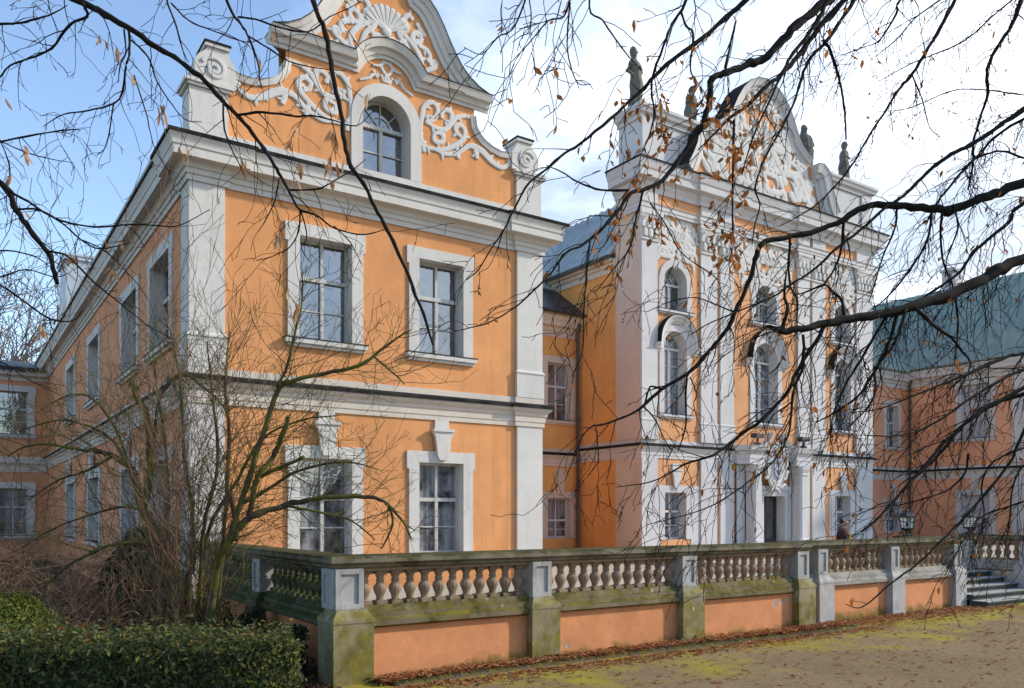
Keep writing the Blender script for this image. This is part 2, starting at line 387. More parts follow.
def window(F, uc, w, z0, z1, fw=.26, arch=False, trim='trim', depth=.27, key=None, sill=True, ears=True, sash='sash',
           split=.66, bars=1, frame=True, blind=False, proud=.05):
    """one window part of the palace: surround (with reveal) > sash, pane, sill, keystone. Returns the hole in the wall."""
    inner = outline(uc, w, z0, z1, arch)
    m = MB()
    m.ring2(F, inner, outline(uc, w, z0, z1, arch, fw), 0, proud, -depth)
    if ears and not arch:
        for s in (-1, 1):
            a, b = sorted((uc+s*(w/2+fw), uc+s*(w/2+fw+.055)))
            m.fbox(F, a, b, z1+fw-.42, z1+fw-.003, .002, proud)
    W = m.build('window', trim, PAL)
    d = -depth
    zb = z0
    if blind:
        b = MB(); b.fbox(F, uc-w/2, uc+w/2, z0, z1, d-.02, d+.1); b.build('shutter', 'blind', W)
    else:
        g = MB(); g.prism(F, outline(uc, w-.01, z0, z1-.005, arch), d-.05, d-.02); g.build('pane', 'curtain' if (sash == 'sash_white' or rnd.random() < .25) else 'glass', W)
        s = MB(); fr = .055
        s.ring2(F, outline(uc, w-2*fr, z0+fr, z1-fr, arch, 0, 0), outline(uc, w-.004, z0, z1-.002, arch), d-.02, d+.045, d-.02)
        s.fbox(F, uc-w/2+fr, uc+w/2-fr, z0, z0+fr+.02, d-.019, d+.044)
        zt = z0+(z1-z0)*split
        if arch: zt = z1-w/2-.02
        s.fbox(F, uc-w/2+fr, uc+w/2-fr, zt-.045, zt+.045, d-.018, d+.07)
        s.fbox(F, uc-.038, uc+.038, z0+fr+.02, zt-.045, d-.018, d+.055)
        if not arch:
            s.fbox(F, uc-.032, uc+.032, zt+.045, z1-fr, d-.018, d+.04)
        else:
            c = (uc, zt+.02); r = w/2-fr
            for a in (PI*.25, PI*.5, PI*.75):
                e = (c[0]+r*math.cos(a), c[1]+r*math.sin(a))
                s.relief(F, [c, e], .03, .03, d-.015)
            s.relief(F, [(c[0]+.45*r*math.cos(a), c[1]+.02+.45*r*math.sin(a)) for a in [PI*i/10 for i in range(11)]], .03, .028, d-.015)
        for k in range(bars):
            zz = z0+(zt-z0)*(k+1)/(bars+1)
            for sg in (-1, 1):
                a, b = sorted((uc+sg*.038, uc+sg*(w/2-fr)))
                s.fbox(F, a, b, zz-.016, zz+.016, d-.017, d+.02)
        s.build('sash', sash, W)
    if sill:
        m = MB(); hw = w/2+fw+.07
        m.fbox(F, uc-hw, uc+hw, z0-.10, z0-.002, .003, .15)
        m.fbox(F, uc-hw+.05, uc+hw-.05, z0-.17, z0-.10, .003, .08)
        m.build('sill', trim, W)
        m = MB(); m.fbox(F, uc-hw-.015, uc+hw+.015, z0-.001, z0+.018, -.02, .165); m.fbox(F, uc-w/2+.003, uc+w/2-.003, z0-.001, z0+.018, d+.045, -.02)
        m.build('sill_flashing', 'flash', W)
    if key:
        k0, k1 = key; m = MB()
        zt = (k0+k1)/2+.1
        m.fbox(F, uc-.19, uc+.19, zt+.17, k1, .003, .06)
        m.prism(F, [(uc-.29, zt+.17), (uc+.29, zt+.17), (uc+.29, zt+.10), (uc+.22, zt-.02), (uc+.18, k0+.28), (uc+.16, k0+.12), (uc+.10, k0), (uc-.10, k0), (uc-.16, k0+.12), (uc-.18, k0+.28), (uc-.22, zt-.02), (uc-.29, zt+.10)], .052, .15)
        m.fbox(F, uc-.29, uc+.29, zt+.10, zt+.172, .15, .19)
        m.build('keystone', trim, W)
    return list(inner)

def scroll(p0, p1, s0, s1, turns=1.1, p=2.0, n=44):
    """curl with spiral ends: s0, s1 = turning sense of the two halves (same sign: C, opposite: S)"""
    A = turns*PI*2*(p+1)
    th = 0; x = y = 0; pts = []
    for i in range(n+1):
        t = i/n; pts.append((x, y))
        k = (s0 if t < .5 else s1)*A*abs(2*t-1)**p
        th += k/n; x += math.cos(th)/n; y += math.sin(th)/n
    a = complex(*pts[0]); b = complex(*pts[-1])
    f = (complex(*p1)-complex(*p0))/(b-a) if abs(b-a) > 1e-6 else 1
    return [((complex(*p0)+(complex(*q)-a)*f).real, (complex(*p0)+(complex(*q)-a)*f).imag) for q in pts]
def curl(m, F, p0, p1, s0, s1, w=.12, h=.07, turns=1.0, mirror=None, leaves=True):
    """flat strapwork curl with acanthus tips"""
    pts = scroll(p0, p1, s0, s1, turns)
    if mirror is not None: pts = [(2*mirror-u, z) for u, z in pts]
    n = len(pts); L = math.dist(p0, p1); w = min(w*1.45, L*.27)
    ws = [w*(.45+.62*math.sin(PI*(.08+.84*i/(n-1)))) for i in range(n)]
    m.relief(F, pts, ws, h)
    for e in (0, n-1):
        u, z = pts[e]
        m.rings([[F.P(u+w*k*math.cos(a), z+w*k*math.sin(a), dd) for a in [2*PI*i/10 for i in range(10)]] for k, dd in ((.60, .001), (.55, h*.75), (.3, h))])
    if leaves:
        for k, (i, ln) in enumerate(((n//4, 2.4), (n//2, 3.0), (3*n//4, 2.4))):
            u, z = pts[i]; tx, tz = pts[i+2][0]-pts[i-2][0], pts[i+2][1]-pts[i-2][1]
            sg = 1 if (k+int(abs(u)*37)) % 2 else -1
            a = math.atan2(tz, tx)+sg*.5
            q = [(u+w*ln*t*math.cos(a+sg*t*.9), z+w*ln*t*math.sin(a+sg*t*.9)) for t in (0, .2, .4, .6, .8, 1)]
            m.relief(F, q, [w*.7, w*1.0, w*1.05, w*.8, w*.55, w*.15], h*.85)
def shell(m, F, c, r, n=9, a0=.1, a1=PI-.1, h=.09):
    g = (a1-a0)/(n-1)*r*.98
    for i in range(n):
        a = a0+(a1-a0)*i/(n-1)
        m.relief(F, [(c[0]+r*k*math.cos(a), c[1]+r*k*math.sin(a)) for k in (.14, .4, .7, .92, 1.02)], [g*.2, g*.42, g*.72, g*.95, g*.6], h)
    m.rings([[F.P(c[0]+r*k*math.cos(t), c[1]+r*k*math.sin(t), dd) for t in [2*PI*i/12 for i in range(12)]] for k, dd in ((.2, .001), (.17, h), (.08, h*1.3))])
def cluster(F, u0, u1, z0, z1, name='stucco_ornament', w=.13, mat='relief'):
    """symmetrical foliage relief above a window"""
    m = MB(); c = (u0+u1)/2; W = (u1-u0)/2; H = z1-z0
    for a, b, s0, s1 in (((.12, .15), (.85, .1), 1, 1), ((.9, .15), (.55, .62), 1, -1), ((.5, .3), (.95, .85), -1, 1),
                         ((.15, .55), (.55, .95), -1, -1), ((.2, .98), (.8, .98), -1, 1), ((.35, .05), (.3, .5), 1, -1), ((.98, .45), (1.0, .75), 1, 1), ((.7, .35), (.75, .8), -1, -1), ((.1, .75), (.4, .7), 1, -1), ((.45, .0), (.95, .3), -1, 1), ((.0, .1), (.3, .25), 1, 1)):
        for mi in (None, c):
            curl(m, F, (c+a[0]*W, z0+a[1]*H), (c+b[0]*W, z0+b[1]*H), s0, s1, w, .062, .9, mi)
    shell(m, F, (c, z0+.42*H), .32*H, 7)
    return m.build(name, mat, PAL, smooth=False)

ENT = [(0, 8.99), (.05, 8.99), (.05, 9.10), (.09, 9.115), (.09, 9.21), (.13, 9.225), (.16, 9.28), (.21, 9.335), (.38, 9.335), (.385, 9.50),
       (.41, 9.52), (.42, 9.58), (.45, 9.65), (.475, 9.70), (.475, 9.76), (0, 9.82)]
BELT = [(0, 4.49), (.04, 4.49), (.04, 4.60), (.06, 4.61), (.06, 4.75), (.09, 4.765), (.10, 4.83), (.16, 4.88), (.19, 4.92), (.20, 5.0), (.03, 5.065), (.03, 5.23), (0, 5.23)]
def shift(prof, dz): return [(o, z+dz) for o, z in prof]
def flashing(path, out, z, zi, name='cornice_flashing'):
    m = MB(); m.hmould(path, [(0.02, zi+.03), (out+.035, z+.022), (out+.035, z-.045), (out+.004, z-.045), (out+.004, z-.002), (0.02, zi+.001)])
    return m.build(name, 'flash', PAL)
def jogs(pts, out=.07):
    return pts

X0, X1, Y0 = 4.11, 12.9, 17.7
# ---- left pavilion, front
F = FRONT(Y0); L = LEFT(X0)
hf = []
for uc in (6.97, 9.90):
    hf.append(window(F, uc, 1.22, 6.05, 8.32, .27, split=.62))
    hf.append(window(F, uc, 1.22, 1.25, 3.46, .27, key=(3.52, 4.49), split=.60, sill=False))
m = MB(); m.wall(F, [(X0, 0), (X0, 9.8), (X1, 9.8), (X1, 0)], hf); m.build('wall', 'orange', PAL, label='sunlit orange front wall of the near pavilion')
hs = []
for ya, yb in ((19.35, 22.05), (23.25, 26.05), (29.9, 32.9), (36.3, 39.4)):
    uc, w = (ya+yb)/2, yb-ya-.6
    hs.append(window(L, uc, w, 6.06, 8.17, .29, split=.62, trim='trim', depth=.3))
    hs.append(window(L, uc, w, 1.3, 3.46, .29, key=(3.55, 4.49), split=.6, trim='trim', depth=.3))
m = MB(); m.wall(L, [(Y0, 0), (Y0, 9.8), (50, 9.8), (50, 0)], hs); m.build('wall', 'orange_shade', PAL, label='shaded long side wall of the near pavilion')
m = MB(); m.fbox(FRONT(28.5), X1-.002, X1, 0, 9.8, 0, 10.8); m.build('wall', 'orange', PAL)
# pilasters
def pilaster(F, u0, u1, z0, z1, proud=.075, base=None, trim='trim', name='pilaster', cap=None):
    m = MB(); zb = z0
    if base:
        m.fbox(F, u0-.03, u1+.03, z0, z0+base, .002, proud+.035)
        m.rings([[F.P(u0-.03+k, zz, .002), F.P(u1+.03-k, zz, .002), F.P(u1+.03-k, zz, proud+.035-k), F.P(u0-.03+k, zz, proud+.035-k)] for zz, k in ((z0+base, -.02), (z0+base+.04, -.02), (z0+base+.06, .012), (z0+base+.09, .03))])
        zb = z0+base+.09
    m.fbox(F, u0, u1, zb, z1, .002, proud)
    return m.build(name, trim, PAL)
for u0, u1 in ((X0-.075, X0+.64), (12.10, X1)):
    pilaster(F, u0, u1, 5.232, 8.99, base=.62)
    pilaster(F, u0, u1, .5, 4.49)
for u0, u1 in ((Y0+.002, Y0+.62),):
    pilaster(L, u0, u1, 5.232, 8.99, base=.62); pilaster(L, u0, u1, .5, 4.49)
# entablature and belt with breaks over the pilasters
j = .07
PP = [(X0, 52), (X0, Y0+.66), (X0-j, Y0+.66), (X0-j, Y0-j), (X0+.68, Y0-j), (X0+.68, Y0), (12.06, Y0), (12.06, Y0-j), (X1+.0, Y0-j), (X1, 28.4)]
m = MB(); m.hmould(PP, ENT); m.build('cornice', 'trim', PAL)
flashing(PP, .475, 9.76, 9.82)
m = MB(); m.hmould(PP, BELT); m.build('belt_course', 'trim_warm', PAL)
flashing(PP, .20, 5.0, 5.065, 'belt_flashing')
# gable
C = 8.45
GR = [(8.45, 15.05), (8.85, 14.98), (9.15, 14.78), (9.30, 14.50), (9.47, 14.42), (9.66, 14.22), (9.85, 13.93), (10.02, 13.62), (10.18, 13.36), (10.36, 13.12), (10.58, 12.92), (10.85, 12.76), (11.15, 12.66)]
GL = [(2*C-u, z) for u, z in GR[::-1]]
low = [(10.85, 12.45), (10.84, 12.10), (10.88, 11.86), (10.98, 11.70), (11.14, 11.57), (11.34, 11.48), (11.6, 11.42), (11.9, 11.44), (12.1, 11.5)]
lowL = [(2*C-u, z) for u, z in low[::-1]]
g = outline(C, 1.22, 10.12, 11.92, True)
gw = window(F, C, 1.22, 10.12, 11.92, .28, True, sill=False, ears=False, proud=.055, depth=.34, bars=1)
sil = [(2*C-12.1, 9.78)]+lowL+GL+GR[1:]+low+[(12.1, 9.78)]
m = MB(); m.wall(F, sil, [gw]); m.wall(F, sil, [], -.46)
m.build('gable', 'orange', PAL, label='orange scrolled gable with white stucco over the near pavilion')
m = MB()
COP = [(-.36, 0), (-.36, .05), (-.25, .065), (-.24, .10), (-.12, .13), (-.10, .17), (-.02, .21), (0, .24), (0, -.48), (-.12, -.48)]
m.vmould(F, GL+GR[1:], COP); m.build('gable_coping', 'trim', PAL)
m = MB(); FL = [(.003, .25), (.02, .25), (.02, -.49), (.003, -.49)]
m.vmould(F, GL+GR[1:], FL); m.build('coping_flashing', 'flash', PAL)
LC = [(-.13, 0), (-.13, .05), (-.02, .08), (.0, .10), (0, -.48), (-.05, -.48)]
for q_ in (low[1:], lowL[:-1]):
    m = MB(); m.vmould(F, q_, LC); m.build('gable_coping', 'trim', PAL)
arc = [(C+.98*math.cos(a), 12.27+.85*math.sin(a)) for a in [PI-.42-(PI-.84)*i/14 for i in range(15)]]
mid = [(2*C-11.22, 12.62)]+[(arc[0][0]-.08, 12.62)]+arc+[(arc[-1][0]+.08, 12.62), (11.22, 12.62)]
m = MB(); m.vmould(F, mid, [(-.34, .003), (-.34, .05), (-.27, .06), (-.26, .11), (-.16, .15), (-.15, .24), (-.04, .29), (0, .31), (0, .003)]); m.build('gable_cornice', 'trim', PAL)
m = MB(); m.vmould(F, mid, [(.003, .003), (.003, .325), (.018, .325), (.018, .003)]); m.build('coping_flashing', 'flash', PAL)
m = MB(); m.fbox(F, X0+.66, C-.9, 9.80, 10.10, .003, .045); m.fbox(F, C+.9, 12.06, 9.80, 10.10, .003, .045)
m.fbox(F, C-.9, C+.9, 9.80, 10.12, .003, .05); m.build('gable_base', 'trim', PAL)
for mi in (None, C):                                                # end pedestals with scroll blocks
    f = (lambda u: u) if mi is None else (lambda u: 2*C-u)
    m = MB(); a, b = sorted((f(12.08), f(12.86)))
    m.fbox(F, a, b, 9.80, 10.93, -.5, .07)
    m.fbox(F, a-.06, b+.06, 10.93, 10.99, -.56, .13); m.fbox(F, a-.10, b+.10, 10.99, 11.06, -.6, .17)
    blk = [(11.93, 11.06), (12.62, 11.06), (12.74, 11.2), (12.77, 11.4), (12.70, 11.58), (12.55, 11.72), (12.5, 11.8), (12.12, 11.8), (12.02, 11.62), (11.93, 11.5)]
    m.prism(F, [(f(u), z) for u, z in blk], -.48, .09)
    m.fbox(F, min(f(12.06), f(12.56)), max(f(12.06), f(12.56)), 11.8, 11.87, -.52, .14)
    m.build('gable_pedestal', 'trim', PAL)
    m = MB(); sp = [(12.36+.27*math.exp(-.14*a)*math.cos(a*1.0+.4), 11.36+.27*math.exp(-.14*a)*math.sin(a+.4)) for a in [i*.35 for i in range(34)]]
    m.relief(F, [(f(u), z) for u, z in sp], .085, .035, .092); m.build('scroll', 'relief', PAL)
    m = MB(); m.fbox(F, min(f(12.04), f(12.58)), max(f(12.04), f(12.58)), 11.872, 11.91, -.54, .16); m.build('coping_flashing', 'flash', PAL)
# stucco of the gable
ORN_LOW = [[(9.43, 10.93), (9.36, 11.15), (9.33, 11.43), (9.37, 11.72), (9.42, 11.95), (9.58, 12.12), (9.74, 12.11), (9.8, 11.95), (9.69, 11.75), (9.55, 11.65), (9.51, 11.75)], [(9.51, 11.62), (9.76, 11.55), (9.99, 11.57), (10.15, 11.73), (10.3, 11.93), (10.51, 12.04), (10.66, 12.06)], [(9.92, 11.86), (9.9, 11.97), (10.03, 12.06), (10.17, 12.02), (10.18, 11.85), (10.09, 11.68), (9.99, 11.55)], [(9.38, 11.05), (9.63, 11.02), (9.96, 11.07), (10.29, 11.26), (10.53, 11.49), (10.56, 11.7), (10.42, 11.8), (10.29, 11.71), (10.33, 11.57), (10.42, 11.53)], [(9.71, 11.41), (9.93, 11.46), (9.93, 11.26), (9.71, 11.22), (9.71, 11.41)], [(9.76, 11.02), (10.02, 10.98), (10.36, 11.1), (10.63, 11.31), (10.84, 11.38), (11.08, 11.33), (11.27, 11.21), (11.47, 11.08)], [(10.33, 11.25), (10.38, 11)], [(10.84, 11.36), (10.91, 11.12)], [(9.41, 11.11), (9.3, 11.22)], [(10.75, 11.34), (11.04, 11.28), (11.34, 11.1), (11.64, 11.03), (11.85, 11.15), (11.9, 11.26)]]
ORN_UP = [[(8.48, 13.41), (8.48, 13.51), (8.59, 13.61), (8.73, 13.6), (8.79, 13.45), (8.98, 13.25), (9.1, 12.94), (9.26, 12.76)], [(8.81, 13.56), (9.04, 13.43), (9.26, 13.22), (9.36, 12.97), (9.26, 12.71)], [(9.1, 13.97), (9.02, 14.02), (8.92, 13.93), (8.91, 13.81), (8.99, 13.73), (8.91, 13.6), (8.79, 13.5)], [(9.38, 13.6), (9.32, 13.47), (9.19, 13.42), (9.11, 13.5), (9.16, 13.63), (9.29, 13.69), (9.38, 13.6)], [(9.26, 13.87), (9.35, 13.76), (9.43, 13.69)], [(9.32, 13.39), (9.49, 13.35), (9.59, 13.24), (9.55, 13.11)], [(9.31, 12.74), (9.52, 12.87), (9.71, 12.99), (9.75, 13.1), (9.67, 13.13), (9.62, 13.04)], [(9.24, 12.64), (9.49, 12.69), (9.68, 12.64), (9.88, 12.65), (10.07, 12.58)], [(9.61, 12.67), (9.73, 12.77)], [(9.82, 12.63), (9.91, 12.75)], [(8.13, 13.14), (8.17, 13.26), (8.27, 13.29), (8.31, 13.2)], [(8.33, 13.18), (8.39, 13.28), (8.48, 13.27), (8.48, 13.18)], [(8.81, 13.31), (8.73, 13.12), (8.87, 13.07)]]
ORN_ARC = [[(8.37, 12.72), (8.5, 12.71), (8.59, 12.63), (8.54, 12.5), (8.42, 12.38), (8.43, 12.29), (8.52, 12.28), (8.58, 12.38)], [(8.5, 12.71), (8.64, 12.6), (8.78, 12.57)], [(8.67, 12.37), (8.81, 12.34), (8.89, 12.25), (9.1, 12.15)], [(8.7, 12.32), (8.78, 12.43)]]
def strap(m, F, pts, w, h, mirror=None):
    """a stucco band through traced joints, thicker in the middle, with a round end"""
    P = [Vector((u if mirror is None else 2*mirror-u, z, 0)) for u, z in pts]
    Q, W_ = smooth2(P, 5)
    n = len(Q); ws = [w*(.62+.5*math.sin(PI*(.1+.8*i/max(1, n-1)))) for i in range(n)]
    m.relief(F, [(q.x, q.y) for q in Q], ws, h)
    if (P[0]-P[-1]).length > .02:
        for u, z in ((Q[0].x, Q[0].y), (Q[-1].x, Q[-1].y)):
            m.rings([[F.P(u+w*k*math.cos(a), z+w*k*math.sin(a), dd) for a in [2*PI*i/12 for i in range(12)]] for k, dd in ((.52, .001), (.48, h*.8), (.34, h*1.02))])
    for i in range(3, n-2, 9):                                      # leaf tips along the band
        q = Q[i]; t = (Q[min(i+1, n-1)]-Q[i-1]); a = math.atan2(t.y, t.x); sg = 1 if (i//9) % 2 else -1
        if w > .09: m.relief(F, [(q.x+w*1.55*k*math.cos(a+sg*(.7+k*.5)), q.y+w*1.55*k*math.sin(a+sg*(.7+k*.5))) for k in (0, .35, .7, 1)], [w*.7, w*.75, w*.55, w*.1], h*.8)
def smooth2(P, sub):
    out = []; n = len(P)
    for i in range(n-1):
        p0, p1, p2, p3 = P[max(i-1, 0)], P[i], P[i+1], P[min(i+2, n-1)]
        for k in range(sub):
            t = k/sub; out.append(.5*((2*p1)+(p2-p0)*t+(2*p0-5*p1+4*p2-p3)*t*t+(3*p1-p0-3*p2+p3)*t**3))
    return out+[P[-1]], None
for mi in (None, C):
    for L_, w_ in ((ORN_LOW, .115), (ORN_UP, .12), (ORN_ARC, .07)):
        m = MB()
        for p_ in L_: strap(m, F, p_, w_, .04, mi)
        m.build('stucco_ornament', 'relief', PAL)
m = MB(); shell(m, F, (C+.0, 13.42), .62, 9, .55, PI-.55, .06); m.build('shell_ornament', 'relief', PAL)

def roof(pts, mat, seams=0, th=.09, name='roof', seam_r=.05, label=None):
    """sloping sheet: pts eave a, eave b, top b, top a; standing seams run from eave to top"""
    a, b, c, d = [Vector(p) for p in pts]
    n = (b-a).cross(d-a).normalized()
    if n.z < 0: n = -n
    m = MB(); m.rings([[a, b, c, d], [p+n*th for p in (a, b, c, d)]])
    for i in range(1, seams):
        k = i/seams; p = a+(b-a)*k+n*th; q = d+(c-d)*k+n*th
        m.tube([p, q], seam_r, 4)
    return m.build(name, mat, PAL, label=label)
# near wing's low roof, dormer box on it
roof([(X0-.45, 18.1, 9.83), (X0-.45, 52, 9.83), (8.5, 52, 11.9), (8.5, 18.1, 11.9)], 'roof_blue')
roof([(X1+.45, 52, 9.83), (X1+.45, 18.1, 9.83), (8.5, 18.1, 11.9), (8.5, 52, 11.9)], 'roof_blue')
m = MB(); m.box(4.55, 6.6, 43.8, 46.4, 10.0, 14.15); m.box(4.45, 6.7, 43.7, 46.5, 14.15, 14.32); m.box(4.40, 6.75, 43.65, 46.55, 14.32, 14.42); m.build('chimney', 'dormer', PAL, label='pale box chimney above the eaves of the side wing')

# ---- far left wing
YW = 47.0; F = FRONT(YW); hw = []
for uc in (2.6, -1.6, -5.8, -10, -14.2):
    hw.append(window(F, uc, 1.25, 6.1, 8.2, .29, split=.6)); hw.append(window(F, uc, 1.25, 1.2, 3.5, .29, split=.6))
m = MB(); m.wall(F, [(-22, 0), (-22, 9.1), (X0, 9.1), (X0, 0)], hw); m.build('wall', 'orange_shade', PAL, label='shaded wall of the far wing')
m = MB(); m.hmould([(-22, YW), (X0-.02, YW)], [(0, 8.72), (.06, 8.72), (.08, 8.86), (.2, 8.95), (.36, 8.97), (.38, 9.12), (0, 9.14)]); m.build('cornice', 'trim', PAL)
m = MB(); m.hmould([(-22, YW), (X0-.1, YW)], shift(BELT, -.2)); m.build('belt_course', 'trim_warm', PAL)
roof([(-22, YW-.5, 9.12), (X0-.5, YW-.5, 9.12), (X0-.5, YW+4, 10.1), (-22, YW+4, 10.1)], 'roof_dark', 0, .22)
m = MB(); m.fbox(F, -22.01, -22, 0, 9.1, -8, 0); m.build('wall', 'orange_shade', PAL)

# ---- recessed links left and right of the centre
YC = 28.5; F = FRONT(YC); XS = 22.8; XE = 38.35; XR = 48.4
def link(u0, u1, wins, orange, trim, zt=10.3):
    h = []
    for uc in wins:
        h.append(window(F, uc, 1.22, 6.25, 8.72, .28, trim=trim, split=.60, sash='sash_white'))
        h.append(window(F, uc, 1.22, 1.2, 2.92, .28, trim=trim, split=.45, key=(3.1, 4.20), sash='sash_white', sill=False))
    m = MB(); m.wall(F, [(u0, 0), (u0, zt), (u1, zt), (u1, 0)], h); m.build('wall', orange, PAL)
    m = MB(); m.hmould([(u0, YC), (u1, YC)], [(0, 9.82), (.04, 9.82), (.05, 10.02), (.12, 10.06), (.14, 10.22), (.3, 10.25), (.32, 10.42), (.4, 10.55), (.42, 10.66), (0, 10.7)]); m.build('cornice', trim, PAL)
    m = MB(); m.hmould([(u0, YC), (u1, YC)], shift(BELT, -.20)); m.build('belt_course', trim, PAL)
    flashing([(u0, YC), (u1, YC)], .20, 4.80, 4.865, 'belt_flashing')
link(X1, XS, (14.6, 17.2, 21.72), 'orange_bounce', 'trim_peach')
link(XE, XR, (41.2, 46.75), 'orange_far_lift', 'trim')
roof([(X1, YC-.55, 10.70), (XS-.02, YC-.55, 10.70), (XS-.02, YC+1.6, 12.2), (X1, YC+1.6, 12.2)], 'roof_dark', 0, .12, label='black roofing over the recessed link')
roof([(X1+.3, YC+1.6, 12.3), (XS+1.6, YC+1.6, 12.3), (XS+3.2, YC+5.6, 16.6), (X1+.3, YC+5.6, 16.6)], 'roof_blue', 26, .09, label='pale blue standing seam roof over the link')
roof([(XE+.02, YC-.5, 10.70), (XR+.3, YC-.5, 10.70), (XR+5.0, YC+5.2, 16.2), (XE+.02, YC+5.2, 16.2)], 'roof_green', 20, .10, label='blue green metal roof over the far link')

# ---- central risalit
YR = 24.5; F = FRONT(YR); CX = 30.3; T = 'risalit_trim'
h = []
for uc in (24.65, 35.95):
    h.append(window(F, uc, 1.3, 10.54, 12.36, .28, True, T, .42, sash='sash_white', bars=0))
    h.append(window(F, uc, 1.3, 6.30, 9.72, .26, True, T, .42, sash='sash_white', bars=3))
    h.append(window(F, uc, 1.22, 1.2, 3.12, .28, False, T, .35, key=(3.30, 4.30), sash='sash_white', sill=False, split=.6))
h.append(window(F, CX, 1.36, 10.75, 12.45, .30, True, T, .42, sash='sash_white', bars=0))
h.append(window(F, CX, 1.6, 6.30, 9.88, .28, True, T, .42, sash='sash_white', bars=3))
m = MB(); m.wall(F, [(XS, 0), (XS, 16.1), (XE, 16.1), (XE, 0)], h+[[(30.02, .75), (30.02, 3.05), (31.48, 3.05), (31.48, .75)]]); m.build('wall', 'orange_pale', PAL, label='front wall of the tall central block')
FS = LEFT(XS)
m = MB(); m.wall(FS, [(YR, 0), (YR, 12.75), (YC+12, 12.75), (YC+12, 0)], []); m.build('wall', 'orange_bounce', PAL, label='orange side wall of the central block')
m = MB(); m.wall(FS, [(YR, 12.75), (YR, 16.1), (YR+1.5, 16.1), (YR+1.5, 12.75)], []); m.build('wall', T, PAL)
m = MB(); m.box(XE-.02, XE, YR+.01, YC+12, 0, 12.75); m.build('wall', 'orange_shade', PAL)
m = MB(); m.box(XS+.01, XE-.01, YR+1.46, YR+1.5, 12.0, 16.24); m.build('wall', T, PAL)
# side pilaster and front pilasters
for za, zb in ((.5, 4.49), (5.235, 14.31), (14.66, 15.12)):
    m = MB(); m.fbox(FS, YR+.002, YR+1.5, za, zb, .002, .05); m.build('pilaster', 'trim_peach', PAL)
fp = [(XS-.06, 23.60), (26.09, 27.06), (27.27, 28.12), (32.48, 33.33), (33.54, 34.51), (37.0, XE)]
for i, (u0, u1) in enumerate(fp):
    pilaster(F, u0, u1, 5.235, 13.15, .09, .75, T)
    pilaster(F, u0, u1, .5, 4.49, .09, None, T)
    m = MB()                                                        # leafy capital
    m.rings([[F.P(u0-k, z, .002), F.P(u1+k, z, .002), F.P(u1+k, z, .09+k), F.P(u0-k, z, .09+k)] for z, k in ((13.15, .05), (13.22, .05), (13.24, .0), (13.55, .02), (13.95, .10), (14.12, .14), (14.14, .17), (14.3, .17))])
    n = max(3, int((u1-u0)/.26))
    for r, zz in ((0, 13.28), (1, 13.62)):
        for q in range(n+r):
            uu = u0+(u1-u0)*(q+.5-.5*r)/n
            m.relief(F, [(uu, zz), (uu, zz+.2), (uu, zz+.33), (uu, zz+.30)], [.20, .22, .16, .06], .11, .08+.03*r)
    for s, uu in ((-1, u0), (1, u1)):
        sp = [(uu+s*(.02+.15*math.exp(-.16*a)*math.cos(a)), 13.97+.15*math.exp(-.16*a)*math.sin(a)) for a in [k*.5 for k in range(18)]]
        m.relief(F, sp, .06, .06, .2)
    m.build('capital', 'relief', PAL)
# entablature: architrave, orange frieze stays wall, cornice
PC = [(XS, YR+1.5), (XS, YR), (26.02, YR), (26.02, YR-.1), (28.2, YR-.1), (28.2, YR), (32.4, YR), (32.4, YR-.1), (34.58, YR-.1), (34.58, YR), (XE, YR), (XE, YR+1.5)]
m = MB(); m.hmould(PC, [(0, 14.31), (.18, 14.31), (.18, 14.42), (.21, 14.43), (.21, 14.56), (.26, 14.62), (0, 14.66)]); m.build('architrave', T, PAL)
m = MB(); m.hmould(PC, [(0, 15.12), (.10, 15.12), (.13, 15.25), (.22, 15.35), (.24, 15.50), (.46, 15.53), (.47, 15.78), (.52, 15.84), (.56, 15.98), (.60, 16.10), (.60, 16.17), (0, 16.25)]); m.build('cornice', T, PAL)
flashing(PC, .60, 16.17, 16.25)
for u0, u1 in fp:
    m = MB(); m.fbox(F, u0, u1, 14.661, 15.119, .003, .11); m.build('frieze_block', T, PAL)
PB = [(XS, YC-.02), (XS, YR), (XE, YR), (XE, YC-.02)]
m = MB(); m.hmould(PB, BELT); m.build('belt_course', T, PAL)
flashing(PB, .20, 5.0, 5.065, 'belt_flashing')
# ground floor rendered white between the pilasters, except under the belt over the windows
for uc in (24.65, 35.95):
    a, b = uc-1.02, uc+1.42 if uc < 30 else uc+1.02
    for x0, x1 in ((a, uc-.9), (uc+.9, b)):
        m = MB(); m.fbox(F, x0, x1, .5, 3.40, .003, .03); m.build('ground_floor_panel', T, PAL)
# arched hoods over the tall windows
for uc, r, zs in ((24.65, 1.02, 9.22), (CX, 1.16, 9.18), (35.95, 1.02, 9.22)):
    m = MB()
    pa = [(uc-r-.22, zs-.12), (uc-r-.02, zs-.12)]+[(uc+r*math.cos(a), zs+r*math.sin(a)*1.08) for a in [PI-PI*i/18 for i in range(19)]]+[(uc+r+.02, zs-.12), (uc+r+.22, zs-.12)]
    m.vmould(F, pa, [(-.30, .003), (-.30, .06), (-.22, .08), (-.20, .14), (-.08, .2), (-.06, .26), (.02, .3), (.02, .003)])
    m.build('window_hood', T, PAL)
    m = MB(); m.vmould(F, pa, [(.023, .003), (.023, .315), (.04, .315), (.04, .003)]); m.build('hood_flashing', 'flash', PAL)
for uc, w in ((24.65, 1.08), (CX, 1.75), (35.95, 1.0)): cluster(F, uc-w, uc+w, 12.82, 14.25, w=.15)
